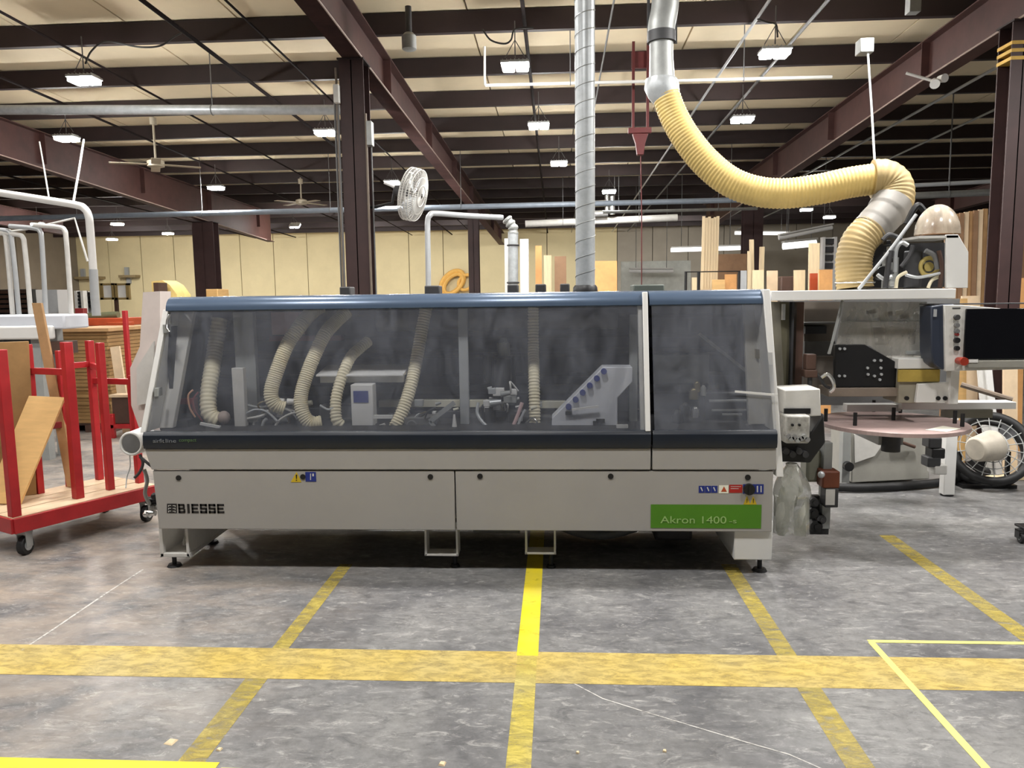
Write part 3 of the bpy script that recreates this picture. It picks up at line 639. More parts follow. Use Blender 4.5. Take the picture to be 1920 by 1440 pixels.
P_('terminal_block', MB().pbox(338, 748, 362, 775, 4.70, .06), REDD); P_('bracket', MB().pbox(300, 788, 352, 806, 4.62, .1), DGREY)
for i, pts in enumerate((((462, 775), (480, 768), (500, 772), (520, 790)), ((458, 786), (490, 780), (505, 770)), ((478, 806), (476, 792), (486, 782), (502, 776)), ((490, 808), (494, 792), (500, 785)), ((512, 806), (524, 788), (545, 776), (568, 772)), ((465, 760), (490, 764), (512, 758)), ((600, 760), (615, 768), (626, 764)), ((690, 790), (705, 800), (722, 796)))):
    P_('air_tube', MB().tube(smooth_path([at(x_, y_, 4.68+.012*(i % 3)) for x_, y_ in pts]), .008+.002*(i % 2), 7), (LGREY, WHITE2, GREYP)[i % 3])
for px, py in ((525, 752), (548, 753), (508, 772)): q = at(px, py, 4.72); P_('white_nozzle', MB().cyl((q.x-.03, 4.72, q.z), (q.x+.03, 4.72, q.z), .022, .016), WHITE)
for i, (px0, py0, px1, py1, Y) in enumerate(((300, 785, 440, 808, 4.9), (455, 765, 600, 808, 4.95), (600, 760, 660, 808, 4.95), (700, 735, 760, 808, 5.0), (760, 770, 870, 808, 4.95), (870, 770, 1040, 808, 4.98))):
    P_('unit_base', MB().pbox(px0, py0, px1, py1, Y, .12), (INNERD, DGREY, MGREY)[i % 3], bev=.006)
rnd = random.Random(11)
for i in range(46):
    zone = ((462, 600), (735, 870), (882, 1035), (890, 980))[i % 4]
    px = rnd.uniform(*zone); py = rnd.uniform(752, 803) if i % 4 < 3 else rnd.uniform(715, 775); Y = rnd.uniform(4.68, 4.95); r = rnd.uniform(.008, .024); q = at(px, py, Y)
    m = (WHITE, LGREY, DGREY, CHROME, GREYP, BLACK, MATS['cream_bar'], BRASS)[rnd.randrange(8)]
    if i % 3 == 0: P_('unit_fitting', MB().box(q.x-r*1.3, q.x+r*1.3, Y, Y+.04, q.z-r, q.z+r), m, bev=.003)
    elif i % 3 == 1: P_('unit_fitting', MB().cyl((q.x-r*1.5, Y, q.z), (q.x+r*1.5, Y, q.z+.01), r, r*.7, 12), m)
    else: P_('air_tube', MB().tube(smooth_path([(q.x, Y, q.z-.05), (q.x+rnd.uniform(-.04, .04), Y-.02, q.z), (q.x+rnd.uniform(-.08, .08), Y, q.z+.02), (q.x+rnd.uniform(-.12, .12), Y+.02, q.z-.04)]), .006, 6), m)
for i in range(5): P_('louvre_line', MB().box(-2.38, 1.2, 5.205, 5.222, .98+.13*i, 1.0+.13*i), INNERD)
# warm reddish electrical board far back at the top
P_('electric_board', MB().pbox(510, 585, 570, 628, 5.12, .04), mat('rosy_board', (190, 140, 128), .6, var=.2)); P_('board_edge', MB().pbox(505, 629, 640, 640, 5.10, .06), REDD)
P_('back_duct', MB().cyl((-1.2, 5.08, 1.5), (.4, 5.08, 1.5), .07), MGREY); P_('back_rail', MB().box(-2.3, 1.1, 5.0, 5.06, 1.02, 1.07), DGREY)
# right-hand chamber
for i, (px, py, r, m) in enumerate(((1300, 742, .03, BRASS), (1306, 728, .022, BRASS), (1303, 776, .025, CHROME), (1285, 770, .03, DGREY), (1318, 735, .018, GREYP), (1270, 785, .035, INNERD))):
    q = at(px, py, 4.75); P_('guide_roller', MB().cyl((q.x, 4.74, q.z-.02), (q.x, 4.74, q.z+.03), r).sphere((q.x, 4.74, q.z+.03), r*.8, 10, 6), m)
P_('chamber_block', MB().pbox(1320, 735, 1420, 806, 4.85, .2), INNERD, bev=.01); P_('chamber_rail', MB().pbox(1330, 750, 1420, 754, 4.82, .02).pbox(1335, 768, 1400, 771, 4.82, .02).pbox(1355, 776, 1392, 779, 4.8, .02), GREYP)
P_('glint_strip', MB().beam(at(1378, 734, 4.44), at(1458, 741, 4.44), .006, .012), WHITE)  # white strip stands in for a horizontal glint on the window
P_('lever', MB().beam(at(1310, 625, 4.9), at(1420, 712, 4.9), .012, .018), GREYP)
P_('chamber_panel', MB().pbox(1225, 665, 1330, 720, 5.05, .04), GREYP); P_('chamber_post', MB().pbox(1418, 640, 1440, 806, 4.78, .05), WHITE2); P_('chamber_latch', MB().pbox(1418, 655, 1428, 672, 4.70, .05).pbox(1434, 712, 1444, 722, 4.7, .04), BRASS)
# things on the roof of the hood
for px0, px1 in ((640, 660), (798, 826), (952, 972), (1004, 1024), (1050, 1068)): P_('roof_fitting', MB().box(at(px0, 540, 5.25).x, at(px1, 540, 5.25).x, 5.2, 5.33, 1.66, 1.735), DGREY, bev=.008)
P_('roof_hatch', MB().box(at(1185, 540, 5.2).x, at(1242, 540, 5.2).x, 5.1, 5.33, 1.66, 1.72), mat('dull_green_grey', (88, 96, 90), .6), bev=.008)

# ---- infeed side, right of the hood
IX = 1.36
P_('top_beam', MB().pbox(1446, 541, 1793, 564, 4.95, .35), WHITE, bev=.004)
P_('infeed_back', MB().pbox(1462, 560, 1800, 760, 5.75, .06), MGREY)
P_('cabinet_side', MB().ppoly([(1462, 566), (1480, 566), (1480, 728), (1470, 728)], 5.1, .5), mat('olive_panel', (92, 88, 70), .7, var=.15))  # plain dark olive panel colour
P_('cabinet_post', MB().pbox(1481, 566, 1490, 728, 5.06, .06), INNERD); P_('cabinet_post', MB().pbox(1490, 566, 1508, 722, 5.12, .08), WOODD); P_('cabinet_post', MB().pbox(1467, 570, 1473, 600, 5.05, .03), GREYP)
P_('cabinet_shelf', MB().pbox(1508, 604, 1572, 608, 5.3, .3).pbox(1508, 640, 1566, 668, 5.4, .05), MGREY); P_('cabinet_duct', MB().pbox(1510, 612, 1550, 626, 5.35, .2), INNERD)
P_('guard_frame', MB().ppoly([(1580, 563), (1583, 563), (1562, 645), (1557, 664), (1554, 664), (1560, 645)], 5.05, .03), GREYP)
P_('cabinet_inner', MB().ppoly([(1508, 566), (1579, 566), (1560, 645), (1555, 668), (1508, 668)], 5.42, .03).ppoly([(1508, 668), (1562, 668), (1562, 728), (1508, 728)], 5.30, .03), mat('taupe_inner', (112, 104, 96), .7, var=.1))
P_('guard_window', MB().ppoly([(1583, 566), (1738, 566), (1742, 690), (1690, 690), (1630, 648), (1568, 648)], 5.15, .006), ACRYL3)
P_('guard_rail', MB().pbox(1578, 601, 1730, 604, 5.13, .02).pbox(1700, 658, 1740, 664, 5.13, .02), GREYP)
P_('brush_unit', MB().pbox(1630, 612, 1720, 648, 5.4, .15), DGREY, bev=.02)
for i in range(9):
    q = at(1632+10.5*i, 586+(i*7) % 17, 5.38); P_('hose_fitting', MB().cyl((q.x-.02, 5.38, q.z), (q.x+.03, 5.38, q.z+.012), .016), (INNERD, LGREY, GREYP)[i % 3])
for i in range(5):
    q = at(1643+14*i, 637-(i*5) % 9, 5.36); P_('hose_fitting', MB().cyl((q.x, 5.36, q.z-.012), (q.x, 5.36, q.z+.012), .012), CHROME)
bp_ = P_('black_plate', MB().ppoly([(1566, 726), (1566, 646), (1622, 646), (1682, 680), (1678, 726)], 5.10, .04), BLACK, bev=.003)
for px, py in ((1575, 654), (1584, 654), (1574, 705), (1584, 705), (1627, 690), (1652, 690), (1640, 705), (1640, 676), (1650, 712), (1628, 702), (1653, 702), (1652, 676)):
    q = at(px, py, 5.09); P_('bolt', MB().cyl((q.x, 5.088, q.z), (q.x, 5.10, q.z), .009, seg=8), LGREY, bp_)
P_('plate_shelf', MB().pbox(1553, 727, 1690, 744, 5.08, .2), mat('taupe_shelf', (128, 116, 104), .6, var=.1), bev=.003)
q = at(1519, 690, 5.0); P_('sensor_head', MB().box(q.x-.032, q.x+.032, 4.98, 5.05, q.z-.01, q.z+.09).box(q.x-.04, q.x+.04, 4.97, 5.06, q.z-.06, q.z-.01), WOODD, bev=.006); P_('sensor_stem', MB().cyl((q.x, 5.0, q.z-.13), (q.x, 5.0, q.z-.05), .014), DGREY)
P_('cable_loop', MB().tube(smooth_path(pp((1540, 708, 4.98), (1552, 702, 4.97), (1562, 714, 4.96), (1563, 728, 4.97), (1556, 735, 4.98))), .012, 8), CHROME); P_('cable_loop', MB().tube(smooth_path(pp((1530, 700, 5.0), (1540, 712, 4.99), (1546, 722, 4.99), (1556, 728, 5.0))), .01, 8), DGREY)
P_('infeed_box', MB().ppoly([(1471, 732), (1538, 729), (1540, 780), (1500, 782), (1471, 776)], 4.70, .25), WHITE2, bev=.006); P_('infeed_slot', MB().pbox(1471, 766, 1520, 776, 4.69, .02), BLACK)
P_('drive_block', MB().pbox(1472, 779, 1520, 832, 4.62, .14), mat('scratched_metal', (170, 168, 162), .5, .2, var=.25, scale=30), bev=.012)
for px in (1486, 1499): q = at(px, 797, 4.61); P_('bolt', MB().cyl((q.x, 4.605, q.z), (q.x, 4.63, q.z), .008, seg=8), BLACK)
for i in range(7):
    q = at(1478+6*i, 818+(i*5) % 8, 4.60); P_('chain_link', MB().cyl((q.x, 4.595, q.z), (q.x, 4.625, q.z), .016, seg=10), (CHROME, GREYP)[i % 2])
P_('drive_guard', MB().ppoly([(1462, 820), (1520, 812), (1545, 775), (1548, 830), (1520, 868), (1462, 866)], 4.78, .2), RUBBER, bev=.01)
for i in range(4): q = at(1474+12*i, 846+(i % 2)*6, 4.75); P_('chain_roller', MB().cyl((q.x, 4.74, q.z), (q.x, 4.79, q.z), .02, seg=12), DGREY)
P_('pump_post', MB().pbox(1540, 830, 1562, 992, 4.95, .08), GREYP, bev=.004); P_('pump_dome', MB().ppoly([(1512, 905), (1514, 850), (1528, 835), (1545, 850), (1556, 905)], 5.0, .15), mat('olive_grey', (138, 138, 124), .5, var=.1), bev=.02)
P_('pump_body', MB().pbox(1542, 884, 1576, 916, 4.88, .12), mat('rust_brown', (104, 54, 32), .6, var=.25), bev=.01)
q = at(1540, 890, 4.86); P_('pump_cap', MB().sphere((q.x, 4.86, q.z), .022), LGREY)
pb = P_('valve_box', MB().pbox(1547, 916, 1573, 952, 4.88, .10), DGREY, bev=.006); P_('valve_label', MB().pbox(1548, 918, 1566, 947, 4.875, .005), WHITE2, pb)
for i, (px, py, r) in enumerate(((1522, 960, .035), (1538, 972, .03), (1528, 985, .04), (1524, 940, .03))): q = at(px, py, 4.95); P_('pump_wheel', MB().cyl((q.x, 4.92, q.z), (q.x, 4.98, q.z), r).cyl((q.x, 4.91, q.z), (q.x, 4.93, q.z), r*.4), (RUBBER, DGREY)[i % 2])
P_('pump_plate', MB().pbox(1512, 930, 1556, 1002, 5.0, .04), DGREY)
# yellow-dusted glue head and white plates
P_('glue_head', MB().pbox(1684, 672, 1756, 692, 5.05, .25), WHITE, bev=.004); P_('glue_head_lower', MB().pbox(1684, 692, 1762, 756, 5.06, .24), mat('grey_beige', (150, 144, 128), .6, var=.08), bev=.004)
P_('glue_dust', MB().pbox(1684, 693, 1763, 716, 5.045, .016), GLUE)
wp = P_('white_plate', MB().ppoly([(1717, 755), (1722, 720), (1788, 716), (1788, 755)], 5.02, .03), WHITE, bev=.003)
for px, py in ((1701, 747), (1760, 747), (1773, 747)): q = at(px, py, 5.01); P_('plate_hole', MB().cyl((q.x, 5.012, q.z), (q.x, 5.024, q.z), .014), BLACK, wp)
# fence rail and its leg
rl = P_('fence_rail', MB().pbox(1588, 758, 1690, 772, 5.35, .08).pbox(1690, 754, 1906, 768, 5.30, .12), WHITE, bev=.003)
P_('rail_under', MB().pbox(1770, 768, 1862, 784, 5.36, .05), mat('grey_taupe', (132, 128, 116), .6), rl)
a = at(1790, 930, Y=gnd(1780, 931).y); yl = a.y
P_('rail_leg', MB().box(at(1769, 930, yl).x, at(1790, 930, yl).x, yl, yl+.08, .012, at(1780, 772, yl).z), WHITE, rl, bev=.004)
P_('rail_leg_foot', MB().cyl((at(1780, 930, yl).x, yl+.04, 0), (at(1780, 930, yl).x, yl+.04, .015), .05), RUBBER, rl)
P_('lower_cabinet', MB().ppoly([(1597, 905), (1597, 808), (1742, 808), (1742, 898)], 6.55, .5), mat('cabinet_grey', (158, 156, 148), .55, var=.08), bev=.006)
P_('cabinet_flap', MB().ppoly([(1602, 815), (1668, 815), (1640, 855), (1603, 868)], 6.53, .02), WHITE2); P_('cabinet_leg', MB().pbox(1578, 810, 1596, 905, 6.5, .08), GREYP)
P_('cabinet_handle', MB().tube(pp((1671, 842, 6.53), (1671, 828, 6.50), (1690, 829, 6.50), (1715, 838, 6.52)), .015, 8), WOODD); q = at(1590, 874, 6.48); P_('black_knob', MB().cyl((q.x, 6.45, q.z), (q.x, 6.52, q.z), .04), BLACK)
for i, (px, py) in enumerate(((1752, 830), (1758, 850), (1750, 866), (1762, 880))): q = at(px, py, 5.95); P_('junction', MB().box(q.x-.05, q.x+.05, 5.93, 6.05, q.z-.04, q.z+.04), (DGREY, BLACK, DGREY, WHITE2)[i], bev=.01)
# round coil platter with pegs
c = at(1672, 790, 5.15); zp = c.z; R = 127*5.15/1430
pl = P_('coil_platter', MB().tube([(c.x, 5.15, zp-.03), (c.x, 5.15, zp-.028), (c.x, 5.15, zp-.004), (c.x, 5.15, zp)], [R-.01, R, R, R-.006], 64), PLATT)
P_('platter_hub', MB().cyl((c.x, 5.15, zp-.2), (c.x, 5.15, zp-.03), .06), DGREY, pl); P_('platter_arm', MB().box(c.x-.08, c.x+.08, 5.15, 6.0, zp-.16, zp-.10), GREYP, pl)
for px, py in ((1548, 790), (1603, 798), (1638, 772), (1675, 788), (1688, 774), (1790, 794), (1804, 800)):
    g = at(px, py, Z=zp)
    dv = Vector((g.x-c.x, g.y-5.15)); 
    if dv.length > R-.025: dv = dv*((R-.025)/dv.length); g = Vector((c.x+dv.x, 5.15+dv.y, zp))
    P_('coil_peg', MB().cyl((g.x, g.y, zp-.002), (g.x, g.y, zp+.085), .0125, seg=10), RUBBER, pl)
# unit with drums and cables on top
tb = P_('top_bracket', MB().ppoly([(1774, 540), (1774, 440), (1797, 440), (1816, 472), (1815, 540)], 5.0, .02), WHITE, bev=.003)
P_('top_bracket_lip', MB().pbox(1722, 441, 1797, 447, 5.0, .3), WHITE2, tb); P_('top_back', MB().pbox(1625, 455, 1775, 540, 5.35, .03), INNERD)
q = at(1757, 440, 5.15); P_('clear_dome', MB().sphere((q.x, 5.15, q.z-.0), .135, 20, 8, (1, 1, 1.42), 0.0), acrylic_mat('smoky_dome', .62, (.82, .78, .74), .1, (206, 194, 176)))
P_('inner_canister', MB().cyl((q.x+.02, 5.2, q.z), (q.x+.02, 5.2, q.z+.11), .09, .07), BROWN)
q = at(1716, 540, 5.1); P_('drum', MB().cyl((q.x, 5.15, q.z), (q.x, 5.15, q.z+.24), .055), DGREY, bev=.01); P_('drum', MB().cyl((q.x-.12, 5.2, q.z), (q.x-.12, 5.2, q.z+.20), .05), GREYP)
q = at(1742, 500, 5.1); P_('yellow_wheel', MB().torus((q.x, 5.1, q.z), (0, 1, 0), .055, .014).cyl((q.x, 5.1, q.z), (q.x, 5.14, q.z), .03), mat('dull_yellow', (176, 158, 92), .6, var=.2))
P_('black_wheel', MB().cyl((at(1657, 512, 5.1).x, 5.1, at(1657, 512, 5.1).z), (at(1657, 512, 5.1).x, 5.16, at(1657, 512, 5.1).z), .045), BLACK)
for i, (pts, r, m) in enumerate(((((1610, 542), (1640, 505), (1672, 465), (1718, 402)), .011, LGREY), (((1680, 540), (1684, 520), (1700, 510)), .011, BEIGEH), (((1698, 515), (1720, 520), (1745, 516), (1765, 512)), .01, LGREY), (((1740, 540), (1748, 525), (1765, 518)), .011, BEIGEH), (((1678, 510), (1680, 470), (1690, 455), (1702, 460)), .014, LGREY), (((1645, 515), (1658, 523), (1672, 518)), .012, LGREY),
        (((1700, 420), (1712, 395), (1722, 385), (1732, 395)), .02, BLACK), (((1735, 470), (1752, 480), (1758, 505)), .016, MGREY), (((1660, 540), (1665, 500), (1670, 470)), .018, DGREY), (((1690, 500), (1705, 480), (1712, 460)), .014, DGREY), (((1762, 540), (1766, 500), (1760, 470)), .014, WOODD), (((1655, 450), (1668, 440), (1690, 448)), .014, DGREY))):
    P_('hose_loop', MB().tube(smooth_path([at(x_, y_, 5.0+.02*(i % 4)) for x_, y_ in pts]), r, 8), m)
for i in range(8): q = at(1664+(i % 2)*6, 455+11*i, 5.12); P_('connector', MB().box(q.x-.014, q.x+.014, 5.1, 5.15, q.z-.014, q.z+.014), (BLACK, GREYP, DGREY)[i % 3], bev=.003)
# operator panel on its arm
cp = P_('operator_panel', MB().ppoly([(1746, 574), (1774, 570), (1790, 570), (1790, 694), (1764, 693), (1750, 682), (1746, 660)], 4.92, .16), mat('panel_shell', (46, 52, 66), .4, var=.08), bev=.008)
P_('panel_face', MB().add([at(1771, 572, 4.90), at(1803, 572, 4.90), at(2010, 590, 4.9), at(2010, 690, 4.9), at(1773, 696, 4.90)] + [v+Vector((0, .03, 0)) for v in [at(1771, 572, 4.90), at(1803, 572, 4.90), at(2010, 590, 4.9), at(2010, 690, 4.9), at(1773, 696, 4.90)]],
    [(0, 1, 2, 3, 4), (9, 8, 7, 6, 5)] + [(i, (i+1) % 5, 5+(i+1) % 5, 5+i) for i in range(5)]), WHITE2, cp, bev=.003)
P_('screen', MB().pbox(1807, 577, 2000, 674, 4.885, .014), SCREEN, cp, bev=.003); P_('panel_tray', MB().pbox(1815, 675, 2005, 690, 4.86, .05), mat('tray_grey', (150, 148, 140), .5), cp, bev=.004)
P_('panel_top', MB().pbox(1752, 567, 2005, 572, 4.93, .2), DGREY, cp)
for py, m, r in ((595, DGREY, .017), (610, MGREY, .014), (621, MGREY, .014), (627, REDD, .010), (638, BLACK, .017), (653, BLACK, .015)):
    q = at(1794, py, 4.89); P_('push_button', MB().cyl((q.x, 4.878, q.z), (q.x, 4.905, q.z), r), m, cp)
P_('panel_badge', MB().pbox(1786, 576.5, 1801, 579, 4.897, .004), DGREY, cp); P_('panel_latch', MB().pbox(1752, 580, 1757, 594, 4.905, .02), LGREY, cp)
q = at(1803, 677, 4.86); P_('stop_button', MB().cyl((q.x, 4.84, q.z), (q.x, 4.90, q.z), .026, .022).cyl((q.x, 4.825, q.z), (q.x, 4.842, q.z), .026), mat('stop_red', (150, 50, 34), .4), cp); P_('white_tag', MB().pbox(1816, 674, 1834, 680, 4.855, .006), WHITE, cp)
P_('panel_post', MB().pbox(1780, 690, 1800, 758, 5.0, .06), WHITE, cp, bev=.003)

# ---- paper on the platter, plastic bag at the pump
pa = at(1735, 806, Z=zp+.001); pb2 = at(1768, 799, Z=zp+.001); pc = at(1802, 804, Z=zp+.001); pd = at(1780, 811, Z=zp+.001)
mb = MB(); Q = [pa, pb2, pc, pd]
def inrad(v):
    d = Vector((v.x-c0.x, v.y-5.15)); L = d.length
    return v if L < R-.02 else Vector((c0.x+d.x*(R-.02)/L, 5.15+d.y*(R-.02)/L, v.z))
c0 = at(1672, 790, 5.15); Q = [inrad(v) for v in Q]
mb.add(Q+[v+Vector((0, 0, .0015)) for v in Q], [(0, 1, 2, 3), (7, 6, 5, 4), (0, 4, 5, 1), (1, 5, 6, 2), (2, 6, 7, 3), (3, 7, 4, 0)])
tag(obj('paper_sheet', mb, PAPER, loc=Q[0]), 'pale cream paper sheet lying on the right edge of the round platter', 'paper')
def bag():
    mb = MB(); n, m_ = 26, 20; vs_ = []; fs = []
    for i in range(n+1):
        t = i/n; y = 868+140*t
        for k in range(m_):
            a = 2*PI*k/m_
            if t < .45: wl_, xc = 8+27*math.sin(min(1, t/.40)*PI/2), 1486-4*t
            else: wl_, xc = 33+2*(t-.45), 1484
            lobe = 1.0 if t < .45 else 1-.35*min(1, (t-.45)/.15)*abs(math.cos(a*1.0))**0*(.5+.5*math.cos(2*a+PI)) 
            px = xc+wl_*math.cos(a); depth = .10*math.sin(a)*(wl_/35)*(1+.25*math.sin(5*a+t*7))*(lobe if math.sin(a) < 0 else 1)
            p = at(px, y, 4.80); vs_.append((p.x, 4.80+depth, max(.14, p.z)))
    for i in range(n):
        for k in range(m_): fs.append((i*m_+k, i*m_+(k+1) % m_, (i+1)*m_+(k+1) % m_, (i+1)*m_+k))
    return mb.add(vs_, fs)
q = at(1484, 870, 4.8)
bg = tag(obj('plastic_bag', bag(), BAGM, loc=(q.x, 4.8, q.z)), 'translucent plastic bag hanging beside the right leg of the machine', 'bag')
for px in (1465, 1500):
    pts = [(0, .020), (.03, .038), (.14, .042), (.22, .036), (.27, .018), (.31, .014)]
    b0 = at(px, 1003, 4.78)
    obj('bag_lobe', MB().tube([(b0.x, 4.78, b0.z+h) for h, r in pts], [r for h, r in pts], 16), acrylic_mat('milky_film', .8, (.9, .9, .88), .15, (205, 206, 196)), bg)
obj('bag_tie', MB().torus((q.x, 4.8, q.z), (0, 0, 1), .03, .006), WHITE2, bg)

# ================================================================== DUCTS AND HOSES
p = at(1097.5, 541, 4.95); zc = zb(4.95)+.2; r_ = 17.8*4.95/1430
sd = thing('spiral_duct', 'tall grey spiral duct rising straight from the hood to the roof', 'duct', (p.x, 4.95, 1.68))
obj('pipe', MB().tube([(p.x, 4.95, z) for z in (1.70, 2.6, 3.6, zc)], r_, 28), GALV, sd)
hel = []; z = 1.72; a_ = 0
while z < zc: hel.append((p.x+(r_+.001)*math.cos(a_), 4.95+(r_+.001)*math.sin(a_), z)); a_ += .35; z += .105*.35/(2*PI)
obj('spiral_seam', MB().tube(hel, .0028, 5), GALVD, sd)
obj('collar', MB().tube([(p.x, 4.95, 1.678), (p.x, 4.95, 1.705), (p.x, 4.95, 1.72)], [r_+.018, r_+.016, r_+.006], 28), BLACK, sd)
# galvanised drop with a boot, then the yellow hose
gd = thing('galvanised_duct', 'grey metal duct drop with an angled boot above the yellow hose', 'duct', at(1240, 100, 5.7))
obj('upper_pipe', MB().tube(smooth_path(pp((1250, -60, 5.72), (1247, 10, 5.71), (1241, 45, 5.70), (1240, 62, 5.70))), 24*5.7/1430, 24), GALVD, gd)
obj('lower_pipe', MB().tube(pp((1240, 78, 5.7), (1240, 110, 5.7), (1241, 150, 5.7)), [21*5.7/1430, 21*5.7/1430, 23*5.7/1430], 24), GALVD, gd)
obj('flange', MB().tube(pp((1240, 60, 5.7), (1240, 80, 5.7)), 25*5.7/1430, 24), DGREY, gd)
obj('boot', MB().tube(pp((1239, 148, 5.7), (1239, 158, 5.7), (1244, 170, 5.69), (1251, 186, 5.68)), [27*5.7/1430, 30*5.7/1430, 29*5.7/1430, 24*5.7/1430], 24), GALV, gd)
for px in (1216, 1267): obj('hanger_strap', MB().beam(at(px, -30, 5.72), at(px, 82, 5.72), .02, .006), DGREY, gd)
yh = thing('flexible_hose', 'large ribbed yellow hose sagging from the metal boot to the machine top', 'hose', at(1640, 335, 5.35))
path = smooth_path(pp((1249, 180, 5.68), (1262, 215, 5.66), (1286, 258, 5.62), (1322, 303, 5.57), (1366, 339, 5.52), (1415, 358, 5.48), (1470, 363, 5.44), (1535, 355, 5.40), (1590, 343, 5.38), (1645, 335, 5.36)), 12)
obj('upper_hose', ribbed(path, lambda t: (25+1.5*min(1, t*3))*5.5/1430, .024, .0020, 24), HOSE, yh)
path = smooth_path(pp((1636, 336, 5.36), (1656, 336, 5.35), (1672, 348, 5.34), (1676, 368, 5.32), (1672, 386, 5.30)), 12)
obj('hose_elbow', ribbed(path, 34*5.35/1430, .026, .0015, 26), HOSEL, yh)
obj('taped_sleeve', MB().tube(smooth_path(pp((1672, 380, 5.30), (1662, 398, 5.27), (1642, 420, 5.24), (1628, 434, 5.22))), [r*5.25/1430 for r in [35]*9+[33]*8+[32]*8], 24), TAPE, yh)
path = smooth_path(pp((1632, 430, 5.22), (1612, 452, 5.20), (1602, 480, 5.19), (1601, 510, 5.18), (1603, 541, 5.17)), 12)
obj('lower_hose', ribbed(path, 31*5.2/1430, .026, .002, 26), HOSEL, yh)
obj('clamp', MB().torus(at(1603, 530, 5.17), (0, 0, 1), 32.5*5.2/1430, .005), CHROME, yh)
obj('support_cord', MB().tube(pp((1640, 304, 5.36), (1634, 200, 5.5), (1627, 96, 5.62)), .007, 6), LGREY, yh)
obj('cord_box', MB().pbox(1613, 70, 1640, 98, 5.6, .1), GALVD, yh, bev=.006)
# small vacuum line rising behind the hood, and a second spiral duct far behind
vp = thing('white_drop_pipe', 'thin white pipe with a rounded bend standing behind the hood', 'pipe', up(at(803, 545, 9.0), 0))
obj('pipe', MB().tube([up(at(803, 640, 9), 0)]+smooth_path(pp((803, 640, 9), (803, 520, 9), (802, 450, 9), (802, 415, 9), (806, 404, 9), (816, 400, 9.05), (870, 404, 9.3), (942, 408, 9.6))), 5.2*9/1430, 12), LGREY, vp)
g2 = thing('grey_stub_duct', 'grey duct with ribbed neck far behind the hood beside white panels', 'duct', up(at(963, 545, 11), 0))
obj('pipe', MB().tube([up(at(963, 620, 11), 0)]+pp((962, 540, 11), (962, 470, 11), (962, 436, 11)), 9.5*11/1430, 18), GALV, g2)
obj('ribbed_neck', ribbed(smooth_path(pp((962, 438, 11), (962, 428, 11), (956, 418, 11), (948, 408, 11))), 9*11/1430, .07, .008, 18), GALVD, g2)
obj('band', MB().torus(at(962, 460, 11), (0, 0, 1), .078, .012).torus(at(962, 530, 11), (0, 0, 1), .078, .014), DGREY, g2)
#@@REST

# ================================================================== RED PANEL CART WITH BOARDS, LEFT
DZ = .27
A = gnd(24, 972, DZ); B = gnd(293, 908, DZ); e = (B-A).normalized(); nl = Vector((-e.y, e.x, 0)); CW = (gnd(187, 899, DZ)-A).dot(nl)+.07
ct = thing('panel_cart', 'red steel panel cart with upright posts and a pale plywood deck', 'cart', (A.x, A.y, 0))
def bar(a, b, wd, ht): return MB().beam(a, b, wd, ht)
C0, C1, C2, C3 = A, B, B+nl*CW, A+nl*CW
for i, (a, b) in enumerate(((C0, C1), (C1, C2), (C2, C3), (C3, C0))): obj('deck_rail', bar(up(a, DZ-.055), up(b, DZ-.055), .03, .10), RED, ct, bev=.003)
nb = 3
for k in range(nb):
    a = C0+(C3-C0)*(k/nb)+nl*.006; b = C0+(C3-C0)*((k+1)/nb)-nl*.006
    obj('deck_board', MB().prism([(a.x, a.y), ((a+(C1-C0)).x, (a+(C1-C0)).y), ((b+(C1-C0)).x, (b+(C1-C0)).y), (b.x, b.y)], lambda x, y: (x, y, DZ-.02), lambda x, y: (x, y, DZ)), PLYL, ct)
posts = {}
for nm, px, py, top in (('a', 28, 968, 1.36), ('b', 147, 934, 1.38), ('c', 207, 918, 1.36), ('d', 262, 905, 1.10), ('e', 75, 925, 1.36), ('f', 132, 912, 1.30), ('g', 187, 899, 1.36)):
    g = gnd(px, py, DZ); posts[nm] = g; w2 = .03 if nm in 'ab' else .024
    m = Matrix((e, nl, Vector((0, 0, 1)))).transposed()
    obj('post', MB().obox((g.x, g.y, (DZ+top)/2), (w2*2, w2*2, top-DZ), m), RED, ct, bev=.004)
for a, b, z in (('e', 'b', 1.17), ('g', 'c', 1.17), ('f', 'g', 1.18), ('g', 'd', 1.05), ('e', 'f', .75)): obj('cross_bar', bar(up(posts[a], z), up(posts[b], z), .03, .045), RED if z > 1 else REDD, ct, bev=.003)
def caster(p, r=.062):
    c = obj('caster', MB().box(p.x-.035, p.x+.035, p.y-.035, p.y+.035, 2*r+.018, DZ-.10).box(p.x-.034, p.x-.028, p.y-.03, p.y+.03, r-.01, 2*r+.02).box(p.x+.028, p.x+.034, p.y-.03, p.y+.03, r-.01, 2*r+.02), GREYP, ct)
    obj('caster_wheel', MB().cyl((p.x-.022, p.y, r), (p.x+.022, p.y, r), r, seg=20), RUBBER, c, bev=.006)
    obj('wheel_hub', MB().cyl((p.x-.026, p.y, r), (p.x+.026, p.y, r), r*.55, seg=16), LGREY, c)
caster(A+e*.08+nl*.04); caster(B-e*.08+nl*.02); caster(C2-e*.08-nl*.06); caster(C3+e*.08-nl*.06)
